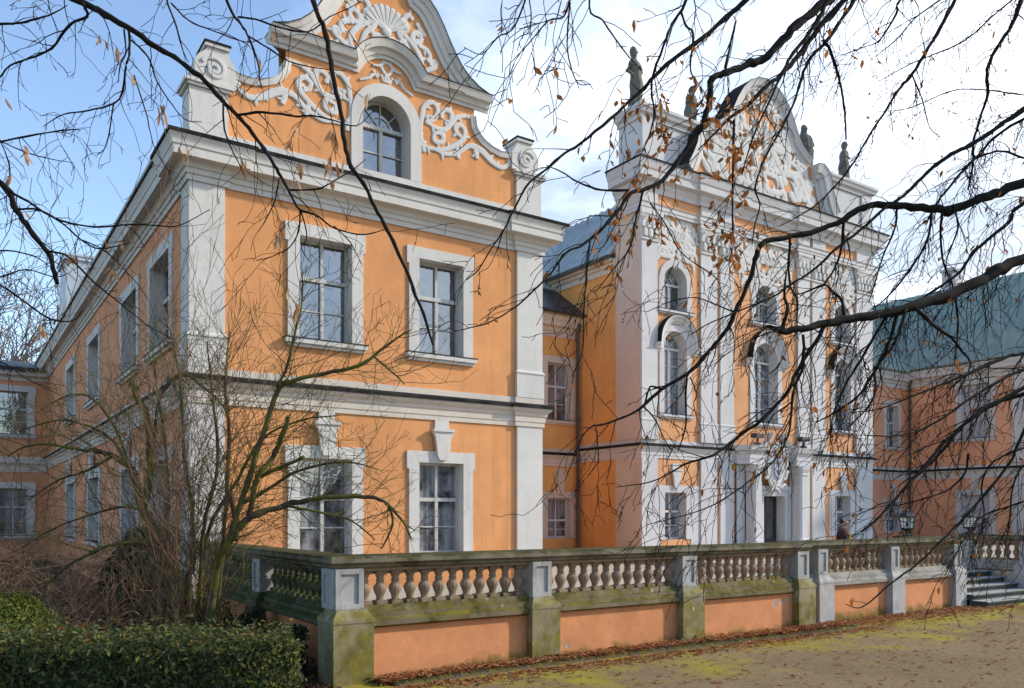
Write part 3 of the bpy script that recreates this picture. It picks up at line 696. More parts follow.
# side eaves of the central block
m = MB(); m.hmould([(XS, YC+12), (XS, YR+1.5)], [(0, 12.25), (.05, 12.25), (.06, 12.45), (.16, 12.5), (.18, 12.6), (.34, 12.63), (.36, 12.74), (0, 12.78)]); m.build('cornice', 'trim_warm', PAL)
roof([(XS-.42, YC+12, 12.76), (XS-.42, YR+1.5, 12.76), (27.2, YR+3.0, 17.3), (27.2, YC+12, 17.3)], 'roof_blue', 26, .09, seam_r=.085, label='blue standing seam roof beside the central block')
roof([(XE+.4, YR+1.5, 12.76), (XE+.4, YC+12, 12.76), (33.6, YC+12, 17.3), (33.6, YR+3.0, 17.3)], 'roof_blue', 30)
m = MB(); m.box(27.2, 33.6, YR+2.6, YC+12, 17.2, 17.36); m.build('roof', 'roof_blue', PAL)
m = MB(); m.hmould([(XS, YC+12), (XS, YR+1.5)], [(.30, 12.775), (.44, 12.80), (.45, 12.70), (.52, 12.70), (.53, 12.84), (.3, 12.86)]); m.build('gutter', 'pipe', PAL)
# attic
def attic(u0, u1):
    m = MB(); m.fbox(F, u0, u1, 16.2, 18.12, -1.35, -.02)
    p = [(u0, YR+1.37), (u0, YR+.02), (u1, YR+.02), (u1, YR+1.37)]
    m.hmould(p, [(0, 16.25), (.1, 16.25), (.1, 16.5), (.05, 16.56), (0, 16.56)])
    for a, b in ((u0, u0+.75), (u1-.75, u1)): m.fbox(F, a, b, 16.57, 18.1, -.019, .06)
    m.build('attic', T, PAL)
    m = MB(); m.hmould(p, [(0, 18.0), (.08, 18.0), (.1, 18.14), (.2, 18.2), (.24, 18.3), (.3, 18.38), (.3, 18.5), (0, 18.54)])
    m.fbox(F, u0+.01, u1-.01, 18.13, 18.52, -1.36, -.03); m.build('attic_cornice', T, PAL)
attic(XS, 27.0); attic(33.6, XE-.1)
# centre gable
CG = 29.88
gr = [(CG, 21.42), (CG+.55, 21.32), (CG+1.05, 21.06), (CG+1.5, 20.65), (CG+1.85, 20.15), (CG+2.15, 19.6), (CG+2.5, 19.15), (CG+2.95, 18.85), (CG+3.3, 18.72)]
gl = [(2*CG-u, z) for u, z in gr[::-1]]
ear = [(CG+3.45, 18.45), (CG+3.85, 18.5), (CG+4.2, 18.3), (CG+4.42, 17.9), (CG+4.55, 17.4), (CG+4.8, 16.9), (CG+5.05, 16.5)]
earl = [(2*CG-u, z) for u, z in ear[::-1]]
sil = [(CG-5.05, 16.2)]+earl+gl+gr[1:]+ear+[(CG+5.05, 16.2)]
m = MB(); m.prism(F, sil, -.5, .12); m.build('gable', 'orange_pale', PAL, label='tall central gable crowded with pale stucco scrolls')
m = MB(); m.vmould(F, gl+gr[1:], [(-.42, .122), (-.42, .18), (-.28, .22), (-.25, .3), (-.1, .36), (.0, .42), (0, -.55), (-.1, -.55)]); m.build('gable_coping', T, PAL)
m = MB(); m.vmould(F, gl+gr[1:], [(.003, .43), (.022, .43), (.022, -.56), (.003, -.56)]); m.build('coping_flashing', 'flash', PAL)
for pth in (ear, earl):
    m = MB(); m.vmould(F, pth, [(-.75, .122), (-.75, .2), (-.62, .26), (-.58, .34), (-.4, .40), (-.36, .5), (-.1, .56), (0, .6), (0, -.5), (-.1, -.5)]); m.build('gable_coping', T, PAL)
    m = MB(); m.vmould(F, pth, [(.003, .61), (.022, .61), (.022, -.51), (.003, -.51)]); m.build('coping_flashing', 'flash', PAL)
m = MB()
FG = FRONT(YR-.122)
for p0, p1, s0, s1, w in (((.25, 16.75), (1.5, 16.7), 1, 1, .30), ((1.4, 19.5), (2.0, 19.1), -1, 1, .24), ((.3, 20.7), (.9, 20.95), 1, -1, .2), ((2.2, 17.6), (2.9, 16.8), -1, -1, .3), ((3.0, 18.0), (3.6, 16.9), 1, 1, .28), ((.8, 19.9), (1.5, 19.9), -1, -1, .22), ((.15, 17.2), (.9, 17.6), -1, 1, .28), ((1.5, 17.9), (2.1, 18.9), 1, -1, .28), ((.25, 17.0), (1.3, 17.1), 1, 1, .26), ((1.2, 17.3), (1.0, 18.7), 1, -1, .28), ((.3, 18.3), (1.5, 19.0), -1, 1, .26), ((.25, 19.6), (1.25, 19.4), 1, 1, .22),
                          ((.15, 20.2), (.9, 20.5), -1, 1, .20), ((1.5, 17.3), (2.6, 18.2), -1, 1, .28), ((2.0, 16.8), (3.2, 17.3), 1, -1, .24), ((1.7, 18.6), (2.4, 18.4), 1, 1, .24), ((2.7, 18.3), (3.4, 17.4), -1, 1, .2), ((.2, 17.7), (.9, 18.1), 1, -1, .2)):
    for mi in (None, CG): curl(m, FG, (CG+p0[0], p0[1]), (CG+p1[0], p1[1]), s0, s1, w, .085, .95, mi)
shell(m, FG, (CG, 18.75), .75, 9, .1, PI-.1, .16)
m.build('stucco_ornament', 'relief', PAL)
# portal: columns, broken pediment, crest, doorway
for u0, u1, d in ((28.25, 28.75, .16), (28.95, 29.45, .2), (31.85, 32.35, .16)):
    m = MB(); m.fbox(F, u0, u1, .5, 4.4, .094, d); m.build('pilaster', T, PAL)
for u in (29.0, 32.15):
    m = MB()
    m.rings([[F.P(u+x*k, z, .22), F.P(u-x*k, z, .22), F.P(u-x*k, z, .62*k2), F.P(u-x*k*.7, z, .70*k2), F.P(u+x*k*.7, z, .70*k2), F.P(u+x*k, z, .62*k2)] for z, k, k2, x in ((.7, 1.2, 1.1, .27), (1.1, 1.2, 1.1, .27), (1.16, 1, 1, .27), (3.95, 1, 1, .27), (4.0, 1.12, 1.06, .27), (4.1, 1.05, 1.03, .27), (4.25, 1.25, 1.12, .27), (4.398, 1.3, 1.14, .27))]); m.build('column', T, PAL)
ptl = [(28.2, YR-.02), (28.2, YR-.2), (28.5, YR-.62), (29.5, YR-.62), (29.5, YR-.26), (31.68, YR-.26), (31.68, YR-.62), (32.6, YR-.62), (32.9, YR-.2), (32.9, YR-.02)]
m = MB(); m.hmould(ptl, [(-.1, 4.4), (.02, 4.4), (.02, 4.62), (.05, 4.64), (.05, 4.85), (.12, 4.95), (.2, 4.99), (.24, 5.1), (.28, 5.2), (-.2, 5.25)])
for a in range(0, 1): pass
m.fbox(F, 28.25, 32.85, 4.41, 5.2, .21, .28); m.build('portal_entablature', T, PAL)
m = MB()
for sg in (-1, 1):
    pc = [(CX+.2+sg*(1.55-1.1*math.sin(a)), 5.22+.62*(1-math.cos(a))) for a in [PI/2*i/8 for i in range(9)]]
    if sg > 0: pc = pc[::-1]
    m.vmould(F, pc if pc[0][0] < pc[-1][0] else pc[::-1], [(-.16, .28), (-.16, .5), (0, .62), (0, .28)])
m.build('broken_pediment', T, PAL)
m = MB(); e = [(30.55+.62*math.cos(a)*(1+.10*math.cos(4*a)), 4.35+1.02*math.sin(a)*(1+.06*math.cos(6*a))) for a in [2*PI*i/28 for i in range(28)]]
m.rings([[F.P(30.55+(u-30.55)*k, 4.35+(z-4.35)*k, d) for u, z in e] for k, d in ((1, .28), (1.0, .42), (.88, .50), (.80, .44), (.78, .46))])
for a in range(10):
    t = 2*PI*a/10; curl(m, FRONT(YR-.40), (30.55+.55*math.cos(t), 4.35+.9*math.sin(t)), (30.55+.8*math.cos(t+.45), 4.35+1.15*math.sin(t+.45)), 1, -1, .10, .1, .8, None, False)
CR = m.build('crest', 'relief', PAL, label='carved crest with a faded painted shield over the portal')
m = MB(); e = [(30.55+.34*math.cos(a), 4.28+.52*math.sin(a)) for a in [2*PI*i/20 for i in range(20)]]
m.rings([[F.P(u, z, .47) for u, z in e], [F.P(30.55+(u-30.55)*.85, 4.28+(z-4.28)*.85, .54) for u, z in e]]); m.build('shield', 'crest_blue', CR)
m = MB(); m.prism(F, [(30.3, 4.85), (30.36, 5.15), (30.45, 5.02), (30.55, 5.25), (30.65, 5.02), (30.74, 5.15), (30.8, 4.85)], .48, .56); m.build('crown', 'gold', CR)
m = MB(); m.relief(F, [(30.4, 4.6), (30.55, 4.4), (30.7, 4.6)], .10, .05, .53); m.relief(F, [(30.42, 4.2), (30.55, 4.02), (30.68, 4.2)], .10, .05, .53); m.build('charge', 'gold', CR)
m = MB(); m.relief(F, [(30.45, 4.78), (30.65, 4.78)], .12, .05, .52); m.build('charge', 'crest_red', CR)
m = MB(); m.ring2(F, [(30.02, .75), (30.02, 3.05), (31.48, 3.05), (31.48, .75)], [(29.78, .75), (29.78, 3.3), (31.72, 3.3), (31.72, .75)], .003, .14, -.4)
m.ring2(F, [(29.77, .75), (29.77, 3.31), (31.73, 3.31), (31.73, .75)], [(29.58, .75), (29.58, 3.5), (31.83, 3.5), (31.83, .75)], .003, .2, .005)
D = m.build('doorway', T, PAL)
m = MB(); m.fbox(F, 30.02, 31.48, .75, 3.05, -.43, -.405); m.build('pane', 'glass', D)
m = MB()
for u0, u1 in ((30.02, 30.12), (30.70, 30.80), (31.38, 31.48)): m.fbox(F, u0, u1, .75, 3.05, -.404, -.34)
for z0, z1 in ((.75, 1.15), (2.08, 2.18), (2.97, 3.05)):
    for u0, u1 in ((30.121, 30.699), (30.801, 31.379)): m.fbox(F, u0, u1, z0, z1, -.403, -.35)
m.build('door_frame', 'door_wood', D)

# ---- right wing, facing left
G = LEFT(XR); h = []
for uc in (24.45, 19.6):
    h.append(window(G, uc, 1.6, 6.55, 9.65, .3, blind=True)); h.append(window(G, uc, 1.6, .8, 3.35, .3, blind=True, key=(3.5, 4.3), sill=False))
m = MB(); m.wall(G, [(Y0, 0), (Y0, 10.6), (YC, 10.6), (YC, 0)], h); m.build('wall', 'orange_far_lift', PAL, label='side wall of the far pavilion')
m = MB(); m.box(XR, XR+8.8, Y0-.01, Y0, 0, 10.6); m.box(XR+8.78, XR+8.8, Y0, YC+14, 0, 10.6); m.build('wall', 'orange', PAL)
for u0, u1 in ((21.3, 22.45), (Y0, Y0+.7)):
    pilaster(G, u0, u1, 5.1, 9.9, base=.6); pilaster(G, u0, u1, .5, 4.3)
m = MB(); m.hmould([(XR, YC), (XR, Y0), (XR+8.8, Y0)], [(0, 9.9), (.05, 9.9), (.05, 10.12), (.12, 10.16), (.16, 10.32), (.38, 10.36), (.4, 10.56), (.46, 10.68), (.48, 10.8), (0, 10.85)]); m.build('cornice', 'trim', PAL)
m = MB(); m.hmould([(XR, YC), (XR, Y0), (XR+8.8, Y0)], shift(BELT, -.18)); m.build('belt_course', 'trim', PAL)
flashing([(XR, YC), (XR, Y0), (XR+8.8, Y0)], .20, 4.82, 4.885, 'belt_flashing')
roof([(XR-.5, YC+13, 10.84), (XR-.5, Y0-.4, 10.84), (XR+4.6, Y0+3, 16.6), (XR+4.6, YC+13, 16.6)], 'roof_green', 34, .10, seam_r=.075, label='blue green metal roof of the far pavilion')
roof([(XR+9.3, Y0-.4, 10.84), (XR+9.3, YC+13, 10.84), (XR+4.6, YC+13, 16.6), (XR+4.6, Y0+3, 16.6)], 'roof_green')
roof([(XR-.5, Y0-.4, 10.84), (XR+9.3, Y0-.4, 10.84), (XR+4.62, Y0+3, 16.6), (XR+4.6, Y0+3, 16.6)], 'roof_green')
m = MB(); m.box(52.2, 52.9, 27.75, 28.45, 15.0, 17.55); m.box(52.1, 53.0, 27.65, 28.55, 17.55, 17.72); m.box(52.3, 52.8, 27.85, 28.35, 17.72, 17.82); m.build('chimney', 'blind', PAL, label='grey chimney on the far pavilion roof')
def pipe(x, y, z0, z1, top=None):
    m = MB(); m.tube([(x, y, z0), (x, y, z1)]+([top] if top else []), .075, 10)
    for z in (z0+1.2, z0+3.4, z0+5.6, z0+7.8):
        if z < z1: m.tube([(x, y, z-.04), (x, y, z+.04)], .10, 10)
    m.build('downpipe', 'pipe', PAL)
pipe(XS-.24, YC-.26, .75, 10.0, (XS-.24, YC-.42, 10.45)); pipe(XR-.24, YC-.28, .75, 10.0, (XR-.24, YC-.42, 10.5))

# ------------------------------------------------------------------ statues and floodlights
def statue(loc, yaw, lean, arm, label, h=2.1, veil=0):
    """draped stone figure: one loft of body rings, a head with features, arms"""
    o = MB(); q = Matrix.Translation(loc) @ Matrix.Rotation(yaw, 4, 'Z')
    r = random.Random(int(loc[0]*10))
    prof = [(0, .36, .30), (.06, .37, .31), (.10, .30, .25), (.25, .27, .23), (.45, .25, .21), (.62, .24, .20), (.80, .25, .21), (.95, .27, .22), (1.05, .25, .19), (1.18, .22, .165), (1.35, .27, .18), (1.50, .29, .17), (1.60, .24, .14), (1.66, .12, .10), (1.72, .085, .085), (1.76, .09, .10), (1.82, .115, .125), (1.90, .125, .14), (1.98, .115, .125), (2.05, .07, .08), (2.08, .02, .02)]
    rings = []
    for z, a, b in prof:
        zz = z*h/2.1; a *= 1.18; b *= 1.18; ox = lean*math.sin(z*1.9)*.12
        f = 1.0 if z > 1.1 else .5
        rings.append([q @ Vector((ox+a*math.cos(t)*(1+(.10*(1-f+.2) if z < 1.55 else 0)*math.sin(5*t+z*2.5+lean)), b*math.sin(t)*(1+(.12 if z < 1.55 else 0)*math.sin(7*t+z)), zz)) for t in [2*PI*i/28 for i in range(28)]])
    o.rings(rings)
    k = h/2.1
    for sx in (-1, 1):
        hx, hy, hz = arm[0 if sx < 0 else 1]
        sh = Vector((sx*.25+lean*.03, 0, 1.5*k)); ha = Vector((hx, hy, hz*k)); el = (sh+ha)/2+Vector((sx*.16, .06, -.10))
        o.tube([q @ p for p in (sh, el, ha, ha+(ha-el).normalized()*.12)], [.095, .085, .06, .05], 8)
    o.tube([q @ Vector((lean*.03, -.13, 1.9*k)), q @ Vector((lean*.03, -.165, 1.86*k))], [.03, .02], 6)
    if veil: o.tube([q @ Vector((0, .10, 2.0*k)), q @ Vector((0, .15, 1.75*k)), q @ Vector((0, .2, 1.3*k)), q @ Vector((0, .22, .7*k))], [.12, .16, .2, .2], 10)
    o.rings([[q @ Vector((x*s, y*s, z)) for x, y in ((-.38, -.34), (.38, -.34), (.38, .34), (-.38, .34))] for s, z in ((1, -.02), (1, .03), (.92, .06))])
    ob = o.build('statue', 'statue', None, True)
    return tag(ob, label, 'statue', 'stone statues on the central attic')
statue((23.15, 25.3, 18.54), .1, 1, ((-.30, -.12, 1.15), (.12, -.22, 1.38)), 'grey stone statue with an arm across its chest at the left corner of the attic', 2.75)
statue((26.45, 25.3, 18.54), .3, -1, ((-.16, -.2, 1.2), (.48, -.2, 1.50)), 'stone statue with a raised forearm left of the tall central gable', 2.15)
statue((34.25, 25.35, 18.7), -.4, 1, ((-.22, -.2, 1.15), (.2, -.18, 1.05)), 'veiled stone statue right of the tall central gable', 2.35, 1)
statue((37.3, 25.3, 18.54), .5, -1, ((-.1, -.2, 1.3), (.33, -.05, .95)), 'slender stone statue at the right corner of the attic', 2.5)
def floodlight(x, y, z, label):
    t = thing('floodlight', label, 'floodlight', (x, y, z), 'floodlights above the portal')
    m = MB(); m.rings([[(x-a, y-b, zz), (x+a, y-b, zz), (x+a, y+b, zz), (x-a, y+b, zz)] for zz, a, b in ((z+.30, .25, .14), (z+.34, .27, .16), (z+.46, .27, .16), (z+.50, .24, .13))]); m.build('housing', 'iron', t)
    m = MB(); m.box(x-.22, x+.22, y-.11, y+.11, z+.285, z+.299); m.build('lens', 'glass', t)
    m = MB(); m.tube([(x, y, z+.02), (x, y, z+.3)], .05, 8); m.rings([[(x+a*math.cos(k*PI/4), y+a*math.sin(k*PI/4), zz) for k in range(8)] for zz, a in ((z, .16), (z+.06, .16), (z+.1, .06))]); m.build('bracket', 'iron', t)
floodlight(29.0, YR-.62, 5.24, 'black floodlight on the portal cornice left of the painted crest')
floodlight(32.15, YR-.62, 5.24, 'black floodlight on the portal cornice right of the painted crest')
# ------------------------------------------------------------------ ground, terrace, balustrades
m = MB(); m.box(-600, 600, -300, 900, -.5, -.004); tag(m.build('ground', 'soil'), kind='structure')
m = MB(); m.add([(-6, -60, .004), (90, -60, .004), (90, 10.2, .004), (4.2, 10.2, .004), (3.8, 8.7, .004), (3.3, 7.4, .004), (-2, 4.2, .004), (-6, 0, .004)], [tuple(range(8))]); tag(m.build('driveway', 'road'), kind='structure')
for nm, TP, h in (('terrace', [(4.35, 10.36), (13.9, 10.36), (13.9, 10.82), (19.9, 10.82), (19.9, 28.4), (4.35, 28.4)], .50),
                  ('terrace', [(19.9, 10.82), (20.3, 10.82), (20.3, 11.85), (23.45, 11.85), (23.45, 10.82), (27, 10.82), (27, 14), (48.2, 14), (48.2, 28.4), (19.9, 28.4)], .70)):
    m = MB(); m.rings([[(x, y, 0) for x, y in TP], [(x, y, h) for x, y in TP]]); tag(m.build(nm, 'terr'), kind='structure')

BAL = [(.088, 0), (.088, .045), (.06, .055), (.052, .07), (.05, .09), (.062, .125), (.082, .17), (.092, .205), (.088, .235), (.070, .262), (.052, .285), (.046, .30), (.058, .308), (.058, .325), (.048, .333), (.050, .36), (.062, .385), (.064, .40), (.088, .41), (.088, .46)]
def baluster_mesh():
    m = MB(); n = 12
    rings = []
    for r, z in BAL:
        if r == .088 and (z <= .045 or z >= .41):
            pts = []
            for j in range(n):                                      # square blocks top and bottom
                t = 2*PI*(j+.5)/n; c, s = math.cos(t), math.sin(t); k = .082/max(abs(c), abs(s)); pts.append((c*k, s*k, z))
            rings.append(pts)
        else: rings.append([(r*math.cos(2*PI*(j+.5)/n), r*math.sin(2*PI*(j+.5)/n), z) for j in range(n)])
    m.rings(rings); return m
bal0 = None
def baluster(root, x, y, z=1.0, mat='st_balu'):
    global bal0
    if bal0 is None: bal0 = {}
    if mat not in bal0:
        o = baluster_mesh().build('baluster', mat, root, False); bal0[mat] = o
    else:
        o = bal0[mat].copy(); COL.objects.link(o); o.parent = root
    o.matrix_parent_inverse = root.matrix_world.inverted()
    o.location = (x, y, z)
    o.rotation_euler.z = 0
class Run:
    """one straight stretch: frame at plane o, along U, outward N; piers at stations along U"""
    def __init__(s, root, F, st): s.root, s.F, s.st = root, F, st
def pier(root, F, u0, u1, d=0, depth=.40, pl='st_plinth', up='st_pier', z0=0.0, pw=.06, cap='st_rail', plinth_only=False, pd=.10):
    c = (u0+u1)/2
    m = MB(); a, b = u0-pw, u1+pw+.05
    m.rings([[F.P(a+k, z, d-depth-.04+k), F.P(b-k, z, d-depth-.04+k), F.P(b-k, z, d+pd-k), F.P(a+k, z, d+pd-k)] for z, k in ((z0, 0), (.78, 0), (.80, -.008), (.84, -.008), (.86, .0), (.93, .06), (.97, .07))])
    P = m.build('pier', pl, root)
    m = MB(); z1, z2 = .971, 1.50
    m.fbox(F, u0, u1, z1, z2, d-depth, d)
    fr = .07
    for x0, x1, y0, y1 in ((u0, u0+fr, z1+.002, z2-.002), (u1-fr, u1, z1+.002, z2-.002), (u0+fr, u1-fr, z1+.002, z1+fr), (u0+fr, u1-fr, z2-fr, z2-.002)):
        m.fbox(F, x0, x1, y0, y1, d+.001, d+.028)
    m.build('pier_shaft', up, P)
def side_panel(root, F, u0, u1, d, up):                             # recessed panel frame on a pier's side face
    m = MB(); z1, z2, fr = .975, 1.496, .07
    for x0, x1, y0, y1 in ((u0, u0+fr, z1, z2), (u1-fr, u1, z1, z2), (u0+fr, u1-fr, z1, z1+fr), (u0+fr, u1-fr, z2-fr, z2)): m.fbox(F, x0, x1, y0, y1, d+.001, d+.025)
    m.build('pier_panel', up, root)
RAIL = [(-.41, 1.502), (.0, 1.502), (.02, 1.515), (.03, 1.55), (.06, 1.565), (.075, 1.58), (.075, 1.63), (.06, 1.66), (-.02, 1.668), (-.38, 1.668), (-.45, 1.66), (-.465, 1.63), (-.465, 1.58), (-.45, 1.565), (-.42, 1.55), (-.41, 1.502)]
def rail(root, path, mat='st_rail'):
    m = MB(); m.hmould(path, RAIL); return m.build('handrail', mat, root)
def bay(root, F, u0, u1, n, d=0, cap='st_cap', balu='st_balu', wall=True, panel='panel'):
    m = MB()                                                        # coping with its steps
    m.rings([[F.P(u, z, dd) for dd, z in ((-.38, .705), (-.02, .705), (-.01, .715), (.035, .735), (.035, .80), (.0, .815), (-.03, .85), (-.03, .90), (-.06, .915), (-.09, .995), (-.33, .995), (-.38, .86))] for u in (u0, u1)])
    m.build('coping', cap, root)
    if wall:
        m = MB(); m.fbox(F, u0, u1, -.02, .703, -.36, -.055); m.build('panel_wall', panel, root)
    for k in range(n):
        p = F.P(u0+(u1-u0)*(k+.5)/n, 1.0, d-.21); baluster(root, p.x, p.y, .996, balu)
    m = MB(); m.fbox(F, u0, u1, 1.457, 1.50, -.36, -.05); m.build('rail_bed', balu, root)

# main balustrade: front run and left return
B1 = thing('balustrade', 'long mossy stone balustrade on an orange plinth wall round the near terrace corner', 'balustrade', (4.3, 10.3, 0), 'terrace balustrades')
F = FRONT(10.15); G = LEFT(4.12)
st = [(4.12, 4.51), (7.23, 7.58), (10.37, 10.72), (13.46, 13.80)]
for u0, u1 in st: pier(B1, F, u0, u1)
side_panel(B1, G, 10.152, 10.55, 0, 'st_pier')
for (a, b), (c, d_) in zip(st, st[1:]): bay(B1, F, b+.0, c, 12)
gst = [(13.2, 13.58), (16.4, 16.78)]
for u0, u1 in gst: pier(B1, G, u0, u1, 0, .40, 'st_side')
bay(B1, G, 10.556, 13.2, 11, 0, 'st_side', 'st_side'); bay(B1, G, 13.58, 16.4, 12, 0, 'st_side', 'st_side')
rail(B1, [(4.12, 17.6), (4.12, 10.15), (13.84, 10.15)])
# second balustrade, set back, up to the steps
B2 = thing('balustrade', 'shorter cleaner balustrade between the set back piers and the stone steps', 'balustrade', (14.8, 10.7, 0), 'terrace balustrades')
F = FRONT(10.6); st = [(14.72, 15.04), (17.32, 17.64), (19.96, 20.28)]
for i, (u0, u1) in enumerate(st): pier(B2, F, u0, u1, 0, .36, 'st_clean', 'st_pier')
for (a, b), (c, d_) in zip(st, st[1:]): bay(B2, F, b, c, 10, 0, 'st_capgrey', 'st_balu')
bay(B2, F, 13.86, 14.72, 3, 0, 'st_capgrey')
G2 = LEFT(19.96+.0)
rail(B2, [(13.87, 10.6), (20.30, 10.6)], 'st_rail')
# cheeks beside the steps
B3 = thing('balustrade', 'short balustrade returning beside the left edge of the steps', 'balustrade', (20.1, 11.4, 0), 'terrace balustrades')
Fq = Fac((20.28, 0), (0, 1), (1, 0))
pier(B3, Fq, 11.68, 12.02, 0, .36, 'st_clean', 'st_pier'); bay(B3, Fq, 11.03, 11.68, 3, 0, 'st_capgrey', wall=False)
rail(B3, [(20.28, 11.07), (20.28, 12.08)])
B4 = thing('balustrade', 'balustrade on the right flank of the steps at the photo edge', 'balustrade', (23.6, 11, 0), 'terrace balustrades')
G3 = LEFT(23.5)
pier(B4, G3, 10.35, 10.72, 0, .36, 'st_clean', 'st_pier'); pier(B4, G3, 11.95, 12.29, 0, .36, 'st_clean', 'st_pier'); bay(B4, G3, 10.78, 11.95, 5, 0, 'st_capgrey')
F3 = FRONT(10.35); bay(B4, F3, 23.93, 26.9, 12, 0, 'st_capgrey')
rail(B4, [(23.5, 12.32), (23.5, 10.35), (26.9, 10.35)])

ST = thing('stone_steps', 'grey stone steps climbing to the terrace beside a lantern', 'steps', (21.9, 10.2, 0))
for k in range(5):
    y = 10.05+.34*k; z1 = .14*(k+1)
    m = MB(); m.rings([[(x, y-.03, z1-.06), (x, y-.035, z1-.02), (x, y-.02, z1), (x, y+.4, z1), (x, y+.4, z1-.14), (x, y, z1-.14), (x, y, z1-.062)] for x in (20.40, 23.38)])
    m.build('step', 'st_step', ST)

def lantern(x, y, z, label):
    t = thing('lantern', label, 'lantern', (x, y, z), 'lanterns at the head of the steps')
    hexa = lambda r, zz: [(x+r*math.cos(PI/6+k*PI/3), y+r*math.sin(PI/6+k*PI/3), z+zz) for k in range(6)]
    m = MB(); m.rings([hexa(*p) for p in ((.13, 0), (.13, .03), (.05, .05), (.045, .12), (.09, .14), (.17, .165), (.185, .18), (.185, .20))]); m.build('stand', 'iron', t)
    m = MB(); m.rings([hexa(*p) for p in ((.155, .201), (.19, .46))]); m.build('pane', 'lampglass', t)
    m = MB()
    for k in range(6):
        a, b = Vector(hexa(.165, .20)[k]), Vector(hexa(.20, .465)[k]); m.tube([a, b], .014, 4)
        c, d = Vector(hexa(.20, .465)[(k+1) % 6]), Vector(hexa(.165, .20)[(k+1) % 6])
        m.tube([(a+d)/2, (b+c)/2], .007, 4); m.tube([(a*.4+b*.6), (d*.4+c*.6)], .007, 4)
    m.build('frame', 'iron', t)
    m = MB(); m.rings([hexa(*p) for p in ((.21, .46), (.245, .475), (.235, .50), (.14, .585), (.10, .60), (.10, .63), (.05, .66), (.02, .70), (.03, .72), (.005, .75))]); m.build('roof', 'iron', t)
lantern(20.10, 11.85, 1.67, 'black hexagonal lantern on the pier left of the steps')
lantern(23.68, 12.12, 1.67, 'black hexagonal lantern on the pier right of the steps')

# bench and the seated figure behind the rail
bx, by = 16.95, 11.55
BN = thing('bench', 'dark bench behind the balustrade under the seated person', 'bench', (bx, by, .5))
m = MB(); m.box(bx-.75, bx+.75, by-.22, by+.22, 1.25, 1.29); m.build('seat', 'door_wood', BN)
for sx in (-.6, .6):
    m = MB(); m.box(bx+sx-.03, bx+sx+.03, by-.2, by+.2, .50, 1.249); m.build('leg', 'iron', BN)
PE = thing('person', 'seated person in a dark brown jacket behind the balustrade rail', 'person', (bx, by, .7))
def skinned(name, mat, verts, edges, radii, parent, root=0):
    me = bpy.data.meshes.new(name); me.from_pydata(verts, edges, []); o = bpy.data.objects.new(name, me); COL.objects.link(o)
    sk = o.modifiers.new('s', 'SKIN'); ss = o.modifiers.new('u', 'SUBSURF'); ss.levels = ss.render_levels = 2
    for i, r in enumerate(radii): me.skin_vertices[0].data[i].radius = (r, r) if not isinstance(r, tuple) else r
    me.skin_vertices[0].data[root].use_root = True
    dg = bpy.context.evaluated_depsgraph_get(); ev = o.evaluated_get(dg); nm = bpy.data.meshes.new_from_object(ev)
    bpy.data.objects.remove(o); nm.materials.clear(); nm.materials.append(M[mat]); nm.polygons.foreach_set('use_smooth', [True]*len(nm.polygons))
    o = bpy.data.objects.new(name, nm); COL.objects.link(o); o.parent = parent; o.matrix_parent_inverse = parent.matrix_world.inverted(); return o
# faces the camera's right: forward = fw, sideways = sw
fw = Vector((.55, -.83, 0)); sw = Vector((.83, .55, 0)); hp = Vector((bx, by, 1.39))
def q(f, s, z): return tuple(hp+fw*f+sw*s+Vector((0, 0, z)))
V = [q(0, 0, 0), q(.01, 0, .22), q(.02, 0, .40), q(.03, 0, .50), q(.05, 0, .565), q(.065, 0, .625), q(.055, 0, .685),
     q(.0, .10, -.02), q(.40, .12, .02), q(.42, .12, -.42), q(.54, .13, -.46), q(.0, -.10, -.02), q(.40, -.12, .02), q(.42, -.12, -.42), q(.54, -.13, -.46),
     q(.01, .18, .40), q(.10, .23, .16), q(.32, .16, .08), q(.39, .15, .07), q(.01, -.18, .40), q(.10, -.23, .16), q(.32, -.16, .08), q(.39, -.15, .07)]
E_ = [(0, 1), (1, 2), (2, 3), (3, 4), (4, 5), (5, 6), (0, 7), (7, 8), (8, 9), (9, 10), (0, 11), (11, 12), (12, 13), (13, 14), (2, 15), (15, 16), (16, 17), (17, 18), (2, 19), (19, 20), (20, 21), (21, 22)]
RR = [.13, .13, .13, .052, .07, .088, .066, .09, .07, .05, .035, .09, .07, .05, .035, .065, .045, .033, .03, .065, .045, .033, .03]
body = skinned('body', 'skin', V, E_, RR, PE)
m = MB(); m.tube([q(.15, 0, .625), q(.172, 0, .605)], [.022, .014], 6); m.build('nose', 'skin', PE)
skinned('jacket', 'jacket', [V[0], V[1], V[2], q(.02, 0, .52), V[15], V[16], V[17], V[19], V[20], V[21]], [(0, 1), (1, 2), (2, 3), (2, 4), (4, 5), (5, 6), (2, 7), (7, 8), (8, 9)], [.155, .16, .165, .092, .095, .068, .048, .095, .068, .048], PE)
skinned('trousers', 'trousers', [V[0], V[7], V[8], V[9], V[11], V[12], V[13]], [(0, 1), (1, 2), (2, 3), (0, 4), (4, 5), (5, 6)], [.14, .105, .082, .062, .105, .082, .062], PE)
skinned('hair', 'hair', [q(.04, 0, .70), q(-.005, 0, .665), q(-.015, 0, .60)], [(0, 1), (1, 2)], [.082, .082, .06], PE)
m = MB(); m.tube([q(.14, .0, .42), q(.155, .02, .3), q(.16, .03, .18)], [.03, .04, .03], 6); m.build('scarf', 'yellow_cloth', PE)

